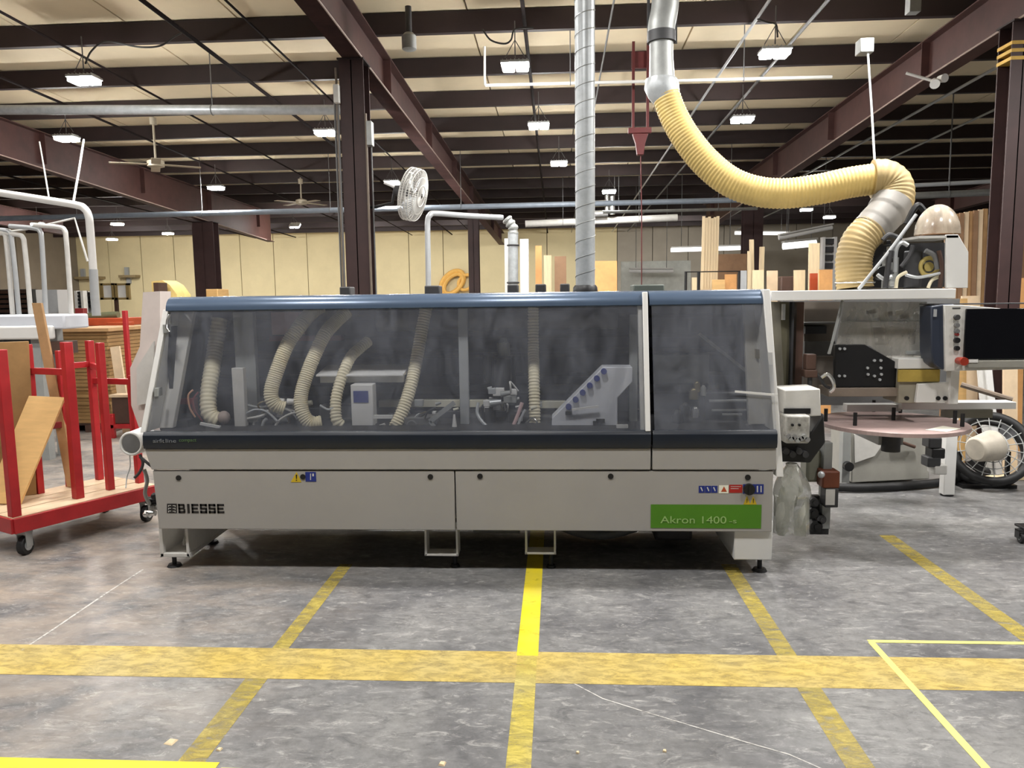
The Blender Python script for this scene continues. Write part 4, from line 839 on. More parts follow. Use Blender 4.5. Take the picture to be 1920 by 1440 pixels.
# boards on the cart
def slab(name, corners, th, m, label, cat, group=None, nrm=None):
    q = [Vector(c) for c in corners]; n = nrm or (q[1]-q[0]).cross(q[-1]-q[0]).normalized()
    if n.y < 0: n = -n
    k = len(q); mb = MB().add(q+[v+n*th for v in q], [tuple(range(k)), tuple(range(2*k-1, k-1, -1))]+[(i, (i+1) % k, k+(i+1) % k, k+i) for i in range(k)])
    return tag(obj(name, mb, m, loc=min(q, key=lambda v: v.z), bev=.0015), label, cat, group)
b0 = gnd(37, 946, DZ+.004); b1 = at(121, 745, b0.y+.2); t1 = at(54, 742, b0.y+.2); b2 = b0+(t1-b1)
slab('plywood_board', [b2, b0, b1, t1], .018, PLY, 'light plywood board leaning on the red cart between its posts', 'board')
yb_ = gnd(60, 940, DZ).y+.18; b0 = at(58, 800, yb_); bl_ = at(-70, 800, yb_-.25); slab('brown_board', [up(bl_, DZ+.003), up(b0, DZ+.003), up(at(54, 640, yb_), at(54, 640, yb_).z), up(at(-70, 640, yb_-.25), at(54, 640, yb_).z)], .03, MDF, 'tall brown fibreboard standing upright at the left end of the cart', 'board')

g = gnd(134, 913, DZ+.01); q = at(68, 568, g.y+.05); dx = Vector((.036, 0, 0))
slab('plank', [g-dx, g+dx, q+dx, q-dx], .022, MDF2, 'long narrow brown plank leaning tall against the cart posts', 'plank')

# ================================================================== LEFT BACKGROUND
TY = 7.6
tz = at(60, 590, TY).z; lz = at(60, 636, TY).z; x1 = at(122, 620, TY).x
tb_ = thing('white_table', 'wide white machine table behind the red cart at the left edge', 'table', (x1-2, TY+.2, 0))
obj('table_top', MB().box(x1-4.2, x1, TY, TY+.42, lz+.10, tz), mat('bluish_white', (214, 218, 226), .4, var=.03), tb_, bev=.02)
obj('front_lip', MB().box(x1-4.2, x1-.1, TY-.06, TY, lz, lz+.14), WHITE, tb_, bev=.02)
for dx in (-.35, -2.0, -3.9):
    for dy in (.08, .36): obj('leg', MB().box(x1+dx-.05, x1+dx+.05, TY+dy-.05, TY+dy+.05, 0, lz+.12), GREYP, tb_)
obj('end_box', MB().pbox(93, 640, 123, 664, TY-.02, .2), WOODD, tb_, bev=.006)
# white pipe frame standing on the table
pf = thing('pipe_frame', 'white bent pipe frame rising above the white table', 'frame', up(at(180, 596, TY+.3), tz))
rr = 7*7.9/1430
obj('main_pipe', MB().tube(smooth_path(pp((-260, 318, 7.85), (-60, 352, 7.85), (60, 371, 7.85), (140, 384, 7.85), (158, 391, 7.85), (166, 405, 7.85), (169, 430, 7.85), (175, 510, 7.85), (181, 591, 7.85)), 10), rr, 14), WHITE, pf)
obj('pipe_sleeve', MB().tube(pp((175, 505, 7.85), (178, 560, 7.85), (181, 592, 7.85)), rr*1.12, 14), LGREY, pf)
for i, (xt, xb, yt) in enumerate(((12, 24, 442), (22, 36, 440), (46, 58, 448), (78, 86, 436), (124, 134, 434))):
    obj('hoop', MB().tube(smooth_path(pp((xt-60, yt-12, 7.95), (xt-14, yt-8, 7.95), (xt-3, yt-2, 7.95), (xt, yt+14, 7.95), ((xt+xb)/2, (yt+592)/2, 7.95), (xb, 592, 7.95))), 4.6*7.95/1430, 10), LGREY if i % 2 else WHITE2, pf)
obj('tie_cable', MB().tube(pp((-20, 438, 8.1), (50, 430, 8.1), (140, 409, 8.0), (152, 450, 8.0), (164, 490, 8.0)), .011, 6), WHITE2, pf)
obj('hanger_cord', MB().tube(pp((74, 266, 8.6), (80, 300, 8.4), (92, 372, 7.85)), .008, 6).tube(pp((157, 262, 8.6), (148, 320, 8.2), (137, 382, 7.85)), .012, 6), WHITE2, pf)
# stack of brown boards on the floor
SY = 9.3; sx0, sx1 = at(110, 700, SY).x, at(205, 700, SY).x; n_ = 26; z0, z1 = .12, at(150, 615, SY).z; hh = (z1-z0)/n_
pal = thing('pallet', 'dark pallet under the tall stack of brown boards', 'pallet', ((sx0+sx1)/2, SY+.5, 0))
for dx in (0, .5, 1): obj('runner', MB().box(sx0+dx*(sx1-sx0-.08), sx0+dx*(sx1-sx0-.08)+.08, SY, SY+1.0, 0, .09), WOODD, pal)
for k in range(5): obj('slat', MB().box(sx0, sx1, SY+.01+.21*k, SY+.13+.21*k, .09, .118), WOODD, pal)
ORD = 'first second third fourth fifth sixth seventh eighth ninth tenth eleventh twelfth thirteenth fourteenth fifteenth sixteenth seventeenth eighteenth nineteenth twentieth twenty-first twenty-second twenty-third twenty-fourth twenty-fifth twenty-sixth'.split()
pan0 = None
for k in range(n_):
    zz = z0+hh*k; jx, jy = random.uniform(-.012, .012), random.uniform(-.01, .02)
    if pan0 is None: pan0 = o = obj('fibreboard_panel', MB().box(sx0, sx1, SY, SY+1.0, 0.0005, hh-.004), MDF, loc=(0, 0, 0), bev=.001)
    else: o = pan0.copy(); COL.objects.link(o)
    o.location = (jx, jy, zz); tag(o, 'brown fibreboard panel, %s from the bottom of the tall stack behind the red cart' % ORD[k], 'board', 'brown panels in the tall stack')
o.data = MB().box(sx0-.04, sx1+.05, SY-.05, SY+1.0, .0005, hh-.004).mesh('top_panel'); o.data.materials.append(MDF2); del o['group']; o['label'] = 'topmost wider tan panel on the tall stack of brown boards'
# orange clamp bench further back
OY = 11.5
ob = thing('clamp_bench', 'orange red steel clamp bench behind the stack of brown boards', 'bench', up(at(170, 640, OY), 0))
obj('bed', MB().pbox(95, 596, 232, 612, OY, .6), ORANGE, ob, bev=.01); obj('pale_top', MB().ppoly([(92, 602), (115, 592), (146, 592), (146, 606)], OY-.1, .3), PLYL, ob)
obj('clamp_post', MB().pbox(143, 578, 156, 618, OY-.15, .1), REDD, ob, bev=.006); obj('clamp_head', MB().pbox(200, 604, 235, 622, OY-.1, .25).pbox(205, 618, 228, 634, OY-.08, .2), ORANGE, ob, bev=.01)
obj('grey_motor', MB().pbox(206, 622, 228, 646, OY-.12, .25), MGREY, ob, bev=.02)
for px in (110, 215): obj('leg', MB().box(at(px, 700, OY).x-.06, at(px, 700, OY).x+.06, OY+.1, OY+.22, 0, at(px, 606, OY).z), REDD, ob)
obj('green_roll', MB().cyl(at(160, 594, OY+.2), at(222, 590, OY+.2), .055), mat('olive_roll', (96, 98, 70), .7), ob)
lp = thing('white_leaning_board', 'pale narrow board leaning right of the brown board stack', 'board', up(at(232, 780, 9.2), 0))
g = gnd(240, 812, 0); obj('board', MB().beam(up(g, .01), at(216, 650, g.y+.1), .12, .03), PLYL, lp)
rc = thing('small_red_cart', 'small red frame cart holding dark boxes beyond the machine end', 'cart', up(gnd(235, 820), 0))
g = gnd(240, 822); 
obj('frame', MB().box(g.x-.22, g.x+.3, g.y, g.y+.25, .12, .17).box(g.x+.05, g.x+.1, g.y-.03, g.y+.02, .0, 1.55).box(g.x-.22, g.x-.17, g.y, g.y+.05, .0, .3), RED, rc, bev=.004)
obj('dark_box', MB().box(g.x-.2, g.x+.02, g.y+.04, g.y+.2, .17, .5), WOODD, rc, bev=.01); obj('pale_lid', MB().box(g.x-.22, g.x+.03, g.y+.03, g.y+.22, .5, .53), PLYL, rc)
# notice frames, shelves and racks along the back left wall
ef = thing('twin_frame_stand', 'wooden stand holding two square white framed panels near the left wall', 'stand', up(at(213, 590, 15), 0))
for a_ in (188, 215):
    f_ = obj('frame', MB().pbox(a_, 531, a_+26, 535, 15, .06).pbox(a_, 558, a_+26, 562, 15, .06).pbox(a_, 531, a_+4, 562, 15, .06).pbox(a_+22, 531, a_+26, 562, 15, .06), mat('olive_wood', (132, 112, 70), .6), ef); obj('panel', MB().pbox(a_+4, 535, a_+22, 558, 15.02, .02), WHITE, f_)
obj('stand_post', MB().box(at(213, 560, 15).x-.03, at(213, 560, 15).x+.03, 15.06, 15.12, 0, at(213, 532, 15).z), WOODD, ef)
def wall_shelf(px0, px1, py, label, postpx):
    a = at(px0, py, YB-.3); b = at(px1, py, YB-.3); t = thing('wall_shelf', label, 'shelf', a)
    obj('board', MB().box(a.x, b.x, YB-.35, YB-.001, a.z-.09, a.z), mat('shelf_olive', (128, 112, 80), .7), t); obj('bracket', MB().box(a.x+.1, a.x+.25, YB-.1, YB-.001, a.z, a.z+.3).box(b.x-.5, b.x-.35, YB-.1, YB-.001, a.z-.3, a.z), GREYP, t); return t
wall_shelf(140, 189, 519, 'long olive shelf on the beige wall behind the pipe frame', 0); wall_shelf(223, 255, 516, 'short olive shelf on the beige wall above the notice frames', 0)
def rack(px0, px1, py0, py1, Y, label, name='slotted_rack', m1=WHITE2, m2=BLACK, n=5, ):
    a = at(px0, py1, Y); b = at(px1, py0, Y); t = thing(name, label, 'rack', (a.x, Y, 0))
    obj('frame', MB().box(a.x, a.x+.05, Y, Y+.15, 0, b.z).box(b.x-.05, b.x, Y, Y+.15, 0, b.z).box(a.x, b.x, Y+.13, Y+.15, 0, b.z), m1, t)
    for k in range(n):
        z = a.z+(b.z-a.z)*(k+.5)/n; obj('slot', MB().box(a.x+.05, b.x-.05, Y+.02, Y+.13, z-.5*(b.z-a.z)/n*.7, z+.5*(b.z-a.z)/n*.6), m2, t)
    return t
rack(141, 155, 545, 578, 14, 'narrow white rack with black slots, left of the notice frames'); rack(158, 174, 546, 578, 14.2, 'second narrow black slotted rack beside the notice frames', n=4)
rack(-10, 60, 542, 588, 16, 'dark cluttered shelving behind the white table at the left edge', 'shelving', DGREY, WOODD, 5)
for (px0, py0, px1, py1, Y, m, lab, tilt) in ((70, 543, 82, 584, 12.5, WHITE, 'narrow white panel leaning behind the white table', 0), (82, 543, 112, 585, 12.8, LGREY, 'grey panel standing between two white panels behind the table', 0), (110, 543, 126, 586, 12.4, WHITE, 'bright white panel beside the grey one behind the table', 0)):
    a = at(px0, py1, Y); b = at(px1, py0, Y); tag(obj('white_board', MB().box(a.x, b.x, Y, Y+.03, 0, b.z), m, loc=(a.x, Y, 0)), lab, 'panel')
a = at(286, 560, 13); b = at(330, 525, 13)
tag(obj('yellow_panel_pile', MB().prism([(a.x, 0), (b.x, 0), (b.x, b.z-.25), (b.x-.12, b.z-.08), (b.x-.25, b.z), (a.x, b.z-.02)], lambda x, z: (x, 13, z), lambda x, z: (x, 13.5, z)), mat('lit_yellow_wood', (232, 204, 128), .6), loc=(a.x, 13, 0)), 'pale yellow wooden panel standing behind the left end of the hood', 'panel')
a = at(288, 545, 12.6); tag(obj('dark_box', MB().box(at(288, 540, 12.6).x, at(297, 540, 12.6).x, 12.6, 12.9, 0, at(290, 530, 12.6).z), WOODD, loc=(a.x, 12.6, 0)), 'narrow dark cabinet beside the pale yellow panel', 'cabinet')
a = at(386, 556, 14.2); tag(obj('cardboard_box', MB().box(at(386, 548, 14.2).x, at(408, 548, 14.2).x, 14.2, 14.7, 0, at(396, 542, 14.2).z), PLY, loc=(a.x, 14.2, 0), bev=.01), 'small tan carton tower at the foot of the far left column', 'box')
q = at(848, 530, YB-.12); tag(obj('hose_coil', MB().torus(q, (0, 1, 0), .5, .09, 30, 8, .62).torus(q+Vector((.05, -.06, -.05)), (0, 1, 0), .42, .07, 30, 8, .6).torus(q+Vector((.5, -.03, 0)), (0, 1, 0), .3, .06, 24, 8, .8), mat('orange_coil', (214, 166, 84), .6), loc=q), 'coiled orange yellow hose hung on the beige back wall', 'hose')

# ================================================================== OVERHEAD EQUIPMENT
# wall fan on the column
WY = 7.7; fc = at(775, 365, WY); n = Vector((.955, -.17, -.245)).normalized(); Rf = 48*WY/1430
wf = thing('wall_fan', 'white caged wall fan tilted down on the column with conduits', 'fan', fc)
cg = MB()
for off, rad in ((-.06, .55), (-.06, .8), (-.05, 1.0), (-.02, 1.0), (.02, 1.0), (.05, .98), (.07, .7), (.085, .4)): cg.torus(fc+n*off, n, Rf*rad, .0045, 32, 5)
u = n.orthogonal().normalized(); v = n.cross(u)
for k in range(64):
    d = u*math.cos(2*PI*k/64)+v*math.sin(2*PI*k/64)
    cg.tube([fc+n*.09+d*Rf*.1, fc+n*.075+d*Rf*.65, fc+n*.05+d*Rf*.98, fc-n*.05+d*Rf, fc-n*.065+d*Rf*.6, fc-n*.07+d*Rf*.15], .0026, 4)
obj('cage', cg, WHITE2, wf)
bl = MB()
for k in range(4):
    d = u*math.cos(PI/2*k)+v*math.sin(PI/2*k); s_ = n.cross(d)
    pts = [fc+d*.04-s_*.03-n*.02, fc+d*.04+s_*.03+n*.02, fc+d*Rf*.88+s_*.10+n*.02, fc+d*Rf*.92-s_*.06-n*.02]
    bl.add(pts+[p_+n*.004 for p_ in pts], [(0, 1, 2, 3), (7, 6, 5, 4), (0, 4, 5, 1), (1, 5, 6, 2), (2, 6, 7, 3), (3, 7, 4, 0)])
obj('blade', bl, LGREY, wf)
obj('motor', MB().cyl(fc-n*.07, fc-n*.20, .06, .05), DGREY, wf, bev=.006); m0 = fc-n*.20
obj('bracket', MB().tube([m0+Vector((0, 0, .02)), m0+Vector((-.03, 0, -.12)), Vector((cx1+.18, 7.72, m0.z-.16)), Vector((cx1+.12, 7.74, m0.z-.16))], .016, 8), BLACK, wf)
obj('white_arm', MB().tube([m0+Vector((.0, -.02, .03)), m0+Vector((-.04, -.03, .05)), m0+Vector((-.10, -.03, .075))], .014, 8), WHITE, wf)
def ceiling_fan(px, py, Y, label, R, rz):
    c = at(px, py, Y); t = thing('ceiling_fan', label, 'fan', c)
    obj('motor', MB().tube([c+Vector((0, 0, -.07)), c+Vector((0, 0, -.05)), c+Vector((0, 0, .03)), c+Vector((0, 0, .06))], [.05, .12, .12, .04], 18), mat('tan_fan', (168, 158, 138), .5), t)
    obj('downrod', MB().cyl(c+Vector((0, 0, .05)), Vector((c.x, c.y, zb(c.y)+.05)), .016).cyl(Vector((c.x, c.y, zb(c.y)-.08)), Vector((c.x, c.y, zb(c.y)+.02)), .05), MATS['tan_fan'], t)
    for k in range(4):
        a_ = rz+PI/2*k; d = Vector((math.cos(a_), math.sin(a_), 0)); obj('blade', MB().beam(c+d*.1+Vector((0, 0, -.02)), c+d*R+Vector((0, 0, -.03)), .13, .008), MATS['tan_fan'], t, bev=.003)
ceiling_fan(292, 306, 11.3, 'tan ceiling fan with four blades hanging under the left of the roof', .62, .5)
ceiling_fan(565, 378, 16.5, 'smaller looking tan ceiling fan hanging further back beside the left far column', .62, .9)
# long pipes
def pipe_x(px0, py0, px1, py1, Y, r, m, label, extra=None, name='overhead_pipe'):
    a = at(px0, py0, Y); b = at(px1, py1, Y); t = thing(name, label, 'pipe', (a+b)/2)
    obj('pipe', MB().tube([a, b], r, 12), m, t)
    L = (b-a).length; nn = max(2, int(L/2.2))
    for i in range(nn):
        p_ = a+(b-a)*((i+.5)/nn); obj('hanger', MB().cyl(p_+Vector((0, 0, r-.003)), (p_.x, p_.y, zb(p_.y)+.225), .006, seg=6).torus(p_, (1, 0, 0), r+.004, .005, 14, 5), MGREY, t)
    return t
pipe_x(-300, 206, 640, 206, 9.2, .058, GALV, 'thick grey pipe crossing the roof at the upper left')
pipe_x(-200, 415, 1500, 372, 14.5, .05, mat('bluish_pipe', (132, 142, 154), .45, .1), 'long bluish grey air pipe crossing behind the duct and fan')
pipe_x(1130, 398, 1420, 391, 15.5, .03, GALVD, 'thin grey pipe under the bluish air pipe right of the spiral duct')
pipe_x(1690, 349, 2050, 330, 11.5, .03, LGREY, 'pale thin pipe behind the right banded column')
pipe_x(1690, 368, 2050, 352, 12.0, .05, GALVD, 'thicker grey pipe under the pale one behind the right column')
t = pipe_x(910, 160, 1560, 144, 8.7, .017, WHITE, 'thin white conduit running below the roof beside the spiral duct'); a = at(910, 160, 8.7); obj('drop', MB().tube([a, a+Vector((-.006, 0, .06)), Vector((a.x, a.y, zb(a.y)))], .014, 8), WHITE, t)
pipe_x(985, 420, 1270, 408, 17, .075, WHITE2, 'pale duct tube crossing behind the tall spiral duct')
# red rig
rg = thing('red_ceiling_hoist', 'dark red twin strut hoist hanging between spiral duct and yellow hose', 'hoist', at(1200, 240, 9.0))
HOISTM = mat('dull_maroon', (84, 28, 28), .6, var=.15)
for px in (1187, 1214): obj('strut', MB().beam(at(px, 240, 9), Vector((at(px, 240, 9).x, 9, zb(9)+.1)), .03, .03), HOISTM, rg)
obj('hoist_plate', MB().pbox(1184, 96, 1216, 128, 9.02, .03), HOISTM, rg); obj('hoist_head', MB().pbox(1178, 238, 1222, 250, 8.97, .06).ppoly([(1186, 250), (1216, 250), (1210, 268), (1207, 290), (1195, 290), (1192, 268)], 8.97, .08), HOISTM, rg, bev=.006)
obj('cord', MB().tube(pp((1201, 290, 9), (1203, 400, 9), (1203, 620, 9)), .007, 6), HOISTM, rg)
q = at(767, 76, 7.6); pl_ = thing('grey_bell_lamp', 'unlit grey jar shaped fixture under the roof right of the column', 'lamp', q)
obj('jar', MB().tube([q+Vector((0, 0, -.09)), q+Vector((0, 0, -.08)), q+Vector((0, 0, .04)), q+Vector((0, 0, .07))], [.055, .07, .07, .04], 18), GALVD, pl_); obj('stem', MB().cyl(q+Vector((0, 0, .07)), Vector((q.x, q.y, zb(q.y)+.02)), .03), DGREY, pl_)
q = at(1757, 155, 8.6); em = thing('white_spot_light', 'small white twin head light fixed at the right rafter', 'lamp', q)
obj('head', MB().cyl(q+Vector((-.05, -.06, -.03)), q+Vector((-.02, .02, .02)), .05, .035).cyl(q+Vector((.05, -.06, .03)), q+Vector((.03, .02, .04)), .045, .035), WHITE, em); obj('bracket', MB().tube([q+Vector((-.02, .02, .02)), q+Vector((-.3, .05, .12))], .015), WHITE2, em)
q = at(1712, 12, 7.3); tag(obj('junction_box', MB().box(q.x-.05, q.x+.05, 7.25, 7.35, q.z-.06, q.z+.30), GALVD, loc=(q.x, 7.3, q.z), bev=.005), 'grey electrical box under the roof at the top right', 'box')
for i, (pts, lab) in enumerate((((((160, 120), (172, 95), (200, 78), (260, 88), (300, 86), (325, 70), (340, 62)), 'dark cable looping from the nearest left lamp to the rafter')), (((905, 55), (920, 75), (945, 82), (958, 75), (966, 55), (1000, 52)), 'dark cable looping beside the lamp left of the spiral duct'), (((1420, 36), (1440, 42), (1455, 46), (1458, 70)), 'short dark cable above the lamp over the yellow hose'))):
    tag(obj('power_cable', MB().tube(smooth_path([at(x_, y_, 7.85) for x_, y_ in pts]), .009, 6), DGREY, loc=at(*pts[0], 7.85)), lab, 'cable')

# ================================================================== RIGHT BACKGROUND: BOARDS, RACKS, WALL LAMPS
def board(px0, px1, pyt, Y, m, label, cat='board', th=.03, name='upright_board', group=None, lean=0.0):
    a = at(px0, 540, Y); b = at(px1, 540, Y); zt = at(px0, pyt, Y).z
    mb = MB().add([(a.x, Y, 0), (b.x, Y, 0), (b.x+lean, Y+.12, zt), (a.x+lean, Y+.12, zt), (a.x, Y+th, 0), (b.x, Y+th, 0), (b.x+lean, Y+.12+th, zt), (a.x+lean, Y+.12+th, zt)], [(0, 1, 2, 3), (7, 6, 5, 4), (0, 4, 5, 1), (1, 5, 6, 2), (2, 6, 7, 3), (3, 7, 4, 0)])
    return tag(obj(name, mb, m, loc=(a.x, Y, 0)), label, cat, group)
board(1114, 1158, 489, 11, WOODO, 'orange tan wooden panel standing right of the spiral duct', 'panel', .05)
board(946, 956, 446, 12.5, WHITE, 'narrow white board left of the grey ribbed duct'); board(975, 991, 447, 12.2, WHITE, 'white board standing right of the grey ribbed duct', th=.2); board(1004, 1016, 460, 13, WOODO, 'dim orange board between the ribbed duct and spiral duct'); board(1020, 1034, 478, 12.8, WOODP, 'pale board leaning left of the spiral duct'); board(1040, 1062, 480, 14, BROWN, 'brown board just left of the spiral duct')
for k in range(6): board(1311+5.3*k, 1316.2+5.3*k, 404+(k*3) % 5, 13+.03*k, WOODP, ('leftmost', 'second from left', 'third from left', 'fourth from left', 'fifth from left', 'rightmost')[k]+' tall pale lumber board in the upright bundle', group='tall lumber bundle', th=.025, name='lumber_board', lean=.06)
for k in range(3): board(1404+9*k, 1411+10*k, (470, 448, 462)[k], 12.5+.1*k, WOODP, ('short', 'tallest', 'right hand')[k]+' pale board of the three in front of the far right column', lean=(0, -.05, .04)[k])
board(1346, 1402, 476, 14.5, BROWN, 'brown sheet standing behind the black trolley frame', 'panel')
board(1541, 1566, 505, 10.5, WOODO, 'orange tan board beside the yellow hose foot'); board(1520, 1540, 455, 11, WOODP, 'tall pale tan board left of the yellow hose foot'); board(1493, 1514, 506, 11.2, WOODP, 'low pale board left of the tall tan board'); board(1442, 1462, 507, 11.3, PLYL, 'low pinkish board above the white top beam'); board(1415, 1436, 506, 11.0, WOODP, 'low pale board at the right corner of the hood'); board(1300, 1311, 520, 12.5, WOODP, 'thin pale board inside the black trolley frame'); board(1338, 1362, 524, 12.6, PLY, 'low light board inside the black trolley frame'); board(1390, 1403, 507, 12.5, LGREY, 'low grey board beside the black trolley frame')
board(1524, 1538, 512, 10.8, ORANGE, 'low reddish board beside the yellow hose foot'); board(1362, 1384, 514, 12.7, WOODO, 'low orange board at the right of the trolley frame')
tr = thing('trolley_frame', 'black tubular trolley frame behind the right half of the hood', 'trolley', up(at(1340, 540, 11.6), 0))
a = at(1286, 510, 11.6); b = at(1386, 508, 11.6)
obj('tube_frame', MB().tube([(a.x, 11.6, .1), (a.x, 11.6, a.z), (b.x, 11.6, a.z), (b.x, 11.6, .1)], .022, 8).tube([(at(1310, 500, 11.6).x, 11.6, .1), (at(1310, 500, 11.6).x, 11.6, a.z)], .022, 8), BLACK, tr); obj('tray', MB().box(a.x, b.x, 11.58, 12.2, .08, .12), DGREY, tr)
for px in (1300, 1370): obj('wheel', MB().cyl((at(px, 540, 11.6).x-.02, 11.9, .045), (at(px, 540, 11.6).x+.02, 11.9, .045), .045), RUBBER, tr)
a = at(1472, 532, 11.4); b = at(1502, 522, 11.4); tag(obj('dark_bin', MB().box(at(1464, 530, 11.4).x, at(1492, 530, 11.4).x, 11.4, 11.9, 0, at(1470, 518, 11.4).z), WOODD, loc=(a.x, 11.4, 0), bev=.02), 'low dark bin between the boards above the top beam', 'bin')
board(1165, 1296, 490, 20, mat('booth_white', (196, 198, 190), .6), 'long pale booth wall far behind the right half of the hood', 'partition', .1, 'booth_wall')
board(1405, 1550, 470, 19, WALLG, 'grey partition far behind the boards at the right', 'partition', .1, 'grey_partition')
rack(1541, 1570, 444, 505, 15, 'white open rack with dark gaps left of the yellow hose foot', 'open_rack', WHITE, DGREY, 4)
def strip(px0, py0, px1, py1, Y, r, label, lit):
    a = at(px0, py0, Y); b = at(px1, py1, Y); t = thing('strip_lamp', label, 'lamp', (a+b)/2)
    obj('tube', MB().tube([a, b], r*.8, 10), TUBEL if lit else WHITE, t); obj('tray', MB().beam(a+Vector((0, .0, r)), b+Vector((0, 0, r)), r*3, r*.5), WHITE2, t)
    for f_ in (.15, .85):
        p_ = a+(b-a)*f_; obj('hanger', MB().cyl(p_+Vector((0, 0, r)), (p_.x, p_.y, zb(p_.y)+.225), .008, seg=5), MGREY, t)
strip(1258, 469, 1388, 465, 18, .06, 'lit strip lamp behind the tall lumber bundle', True); strip(1468, 462, 1530, 456, 17, .09, 'wide bright strip lamp left of the yellow hose foot', True); strip(1378, 437, 1480, 438, 19, .05, 'lit strip lamp beyond the far right column', True)
strip(1460, 446, 1560, 426, 16, .06, 'sloping white unlit strip lamp beside the lower yellow hose', False); strip(1180, 508, 1262, 508, 19.5, .06, 'white strip lamp in front of the pale booth wall', False)
# reflective cluster by the small lamp right of the spiral duct
cl = thing('shiny_pipe_cluster', 'shiny metal pipe elbows just right of the spiral duct', 'pipe', at(1140, 385, 16.8))
for y_ in (381, 400): obj('pipe', MB().tube(pp((1090, y_+2, 16.8), (1140, y_, 16.8)), .07, 10), CHROME, cl)
obj('riser', MB().tube(pp((1148, 368, 16.8), (1148, 402, 16.8)), .06, 10), CHROME, cl); obj('riser', MB().tube(pp((1138, 366, 16.9), (1138, 400, 16.9)), .05, 10), CHROME, cl)
for px in (1152, 1160): p_ = at(px, 400, 16.8); obj('hanger', MB().cyl(p_, (p_.x, p_.y, zb(p_.y)+.225), .006, seg=5), MGREY, cl)
# brown slatted stack and the shelves at the far right
for k in range(9): board(1776+8.8*k, 1784+8.8*k, 402-1.6*k, 9.6+.02*(k % 3), (BROWN, MDF2, PLYL)[(k*2) % 3], ORD[k].capitalize()+' tall dull board from the left in the row behind the banded column', group='tall boards behind the banded column', th=.03, name='tall_board')
for k, (px0, px1, py, m, lab) in enumerate(((1884, 1892, 395, LGREY, 'tall grey strip just right of the banded column'), (1896, 1905, 402, DGREY, 'tall dark strip right of the grey strip at the right edge'), (1907, 1928, 392, BROWN, 'tall dim brown sheet at the right edge of the picture'))): board(px0, px1, py, 9.2+.1*k, m, lab)
board(1882, 1905, 531, 7.9, WHITE, 'white board standing above the operator screen at the right'); board(1906, 1935, 521, 8.0, WOODO, 'tan board at the right edge above the operator screen')
board(1801, 1828, 560, 7.5, PLY, 'tan board standing below the operator screen'); board(1872, 1884, 640, 6.95, WHITE2, 'narrow white board standing before the column foot', lean=-.1); board(1890, 1902, 640, 6.92, WHITE, 'second narrow white board near the right edge', lean=-.12); board(1904, 1930, 640, 6.98, PLYL, 'pale board filling the right edge below the screen')
board(1816, 1848, 555, 8.6, PLYL, 'pale carton board behind the operator screen left of the column')
dp = thing('leaning_pole', 'thin grey brown pole lying slanted above the fence rail', 'pole', at(1850, 735, 5.7)); obj('rod', MB().tube(pp((1802, 721, 5.75), (1898, 750, 5.6)), .02, 8), mat('dull_rod', (128, 114, 100), .5), dp)
# drum fan lying behind the round platter
q = at(1858, 840, 6.5); n = Vector((-.25, -.85, .45)).normalized(); Rr = .285
df = thing('drum_fan', 'black ringed floor fan with a pale motor behind the round platter', 'fan', up(q, 0))
obj('ring', MB().torus(q, n, Rr, .035, 40, 10).torus(q+n*-.16, n, Rr, .03, 40, 10), RUBBER, df)
u = n.orthogonal().normalized(); v = n.cross(u); g_ = MB()
for rad in (.25, .45, .65, .82): g_.torus(q+n*.02, n, Rr*rad, .004, 30, 5)
for k in range(18):
    d = u*math.cos(2*PI*k/18)+v*math.sin(2*PI*k/18); g_.tube([q+n*.03+d*.03, q+n*.02+d*Rr], .004, 5)
obj('wire_guard', g_, GREYP, df)
obj('blade', MB().add([q+u*.05+v*.02, q+u*.24+v*.08, q+u*.24-v*.06, q+u*.05-v*.02, q-u*.05+v*.02, q-u*.24+v*.08, q-u*.24-v*.06, q-u*.05-v*.02], [(0, 1, 2, 3), (4, 5, 6, 7)]), DGREY, df)
m0 = q+Vector((-.09, -.12, .02)); obj('motor', MB().cyl(m0+Vector((-.13, -.05, .0)), m0+Vector((.06, .03, .02)), .10, .13, 22), mat('pale_motor', (186, 178, 164), .5, .1, var=.15), df, bev=.015); obj('motor_face', MB().cyl(m0+Vector((.06, .03, .02)), m0+Vector((.10, .045, .024)), .13, .10, 22), WHITE, df)
obj('stand', MB().box(q.x-.22, q.x+.22, q.y-.02, q.y+.24, 0, .03).beam((q.x-.2, q.y+.1, .02), q+Vector((-.2, .1, -.05)), .03, .03).beam((q.x+.2, q.y+.1, .02), q+Vector((.2, .1, -.05)), .03, .03), BLACK, df)
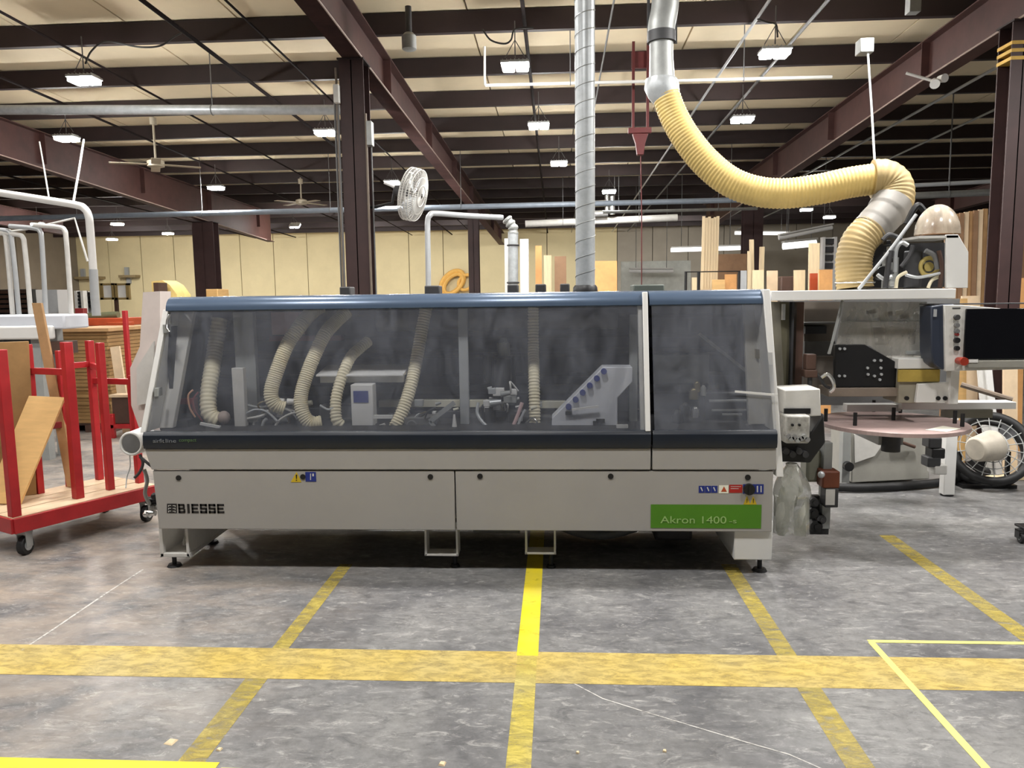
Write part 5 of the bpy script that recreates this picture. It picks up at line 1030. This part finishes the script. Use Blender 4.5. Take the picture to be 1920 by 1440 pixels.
a = gnd(1585, 915); tag(obj('floor_hose', MB().tube(smooth_path([up(gnd(*p_), .04) for p_ in ((1560, 922), (1620, 923), (1700, 919), (1770, 912), (1825, 901), (1850, 893))]), .035, 12), RUBBER, loc=up(a, 0)), 'thick black hose lying along the floor under the round platter', 'hose')
a = gnd(1835, 905); b = gnd(1960, 895); tag(obj('floor_batten', MB().beam(up(a, .025), up(b, .025), .07, .045), WOODP, loc=up(a, 0)), 'pale wooden batten lying on the floor behind the drum fan', 'batten')
g = gnd(1914, 1018); cs = thing('floor_dolly', 'corner of a small black dolly with one caster at the right floor edge', 'dolly', up(g, 0))
obj('deck', MB().box(g.x+.01, g.x+.35, g.y-.02, g.y+.10, .088, .105), BLACK, cs, bev=.003); obj('caster_wheel', MB().cyl((g.x-.012, g.y, .034), (g.x+.012, g.y, .034), .034, seg=20), RUBBER, cs, bev=.005); obj('hub', MB().cyl((g.x-.014, g.y, .034), (g.x+.014, g.y, .034), .014), GREYP, cs); obj('fork', MB().box(g.x-.02, g.x-.015, g.y-.01, g.y+.04, .03, .085).box(g.x+.015, g.x+.02, g.y-.01, g.y+.04, .03, .085).box(g.x-.02, g.x+.08, g.y-.01, g.y+.04, .08, .088), BLACK, cs)

for (px, py, r, lab) in ((320, 1392, .022, 'pale wood chip on the floor left of the centre line near the bottom'), (411, 1406, .011, 'tiny pale chip on the floor right of the larger wood chip'), (829, 1433, .014, 'small pale chip on the floor just left of the centre line at the bottom'), (1083, 1412, .007, 'tiny white speck of chip on the floor right of the centre line'), (1246, 1409, .008, 'tiny white chip on the floor below the long pale scratch')):
    g = gnd(px, py); tag(obj('wood_chip', MB().add([(g.x-r, g.y-r*.6, .0005), (g.x+r*.7, g.y-r, .0005), (g.x+r, g.y+r*.8, .0005), (g.x-r*.6, g.y+r, .0005), (g.x-r*.7, g.y-r*.4, .006), (g.x+r*.5, g.y-r*.7, .005), (g.x+r*.7, g.y+r*.5, .007), (g.x-r*.4, g.y+r*.7, .006)], [(3, 2, 1, 0), (4, 5, 6, 7), (0, 1, 5, 4), (1, 2, 6, 5), (2, 3, 7, 6), (3, 0, 4, 7)]), WOODP, loc=g), lab, 'wood chip')
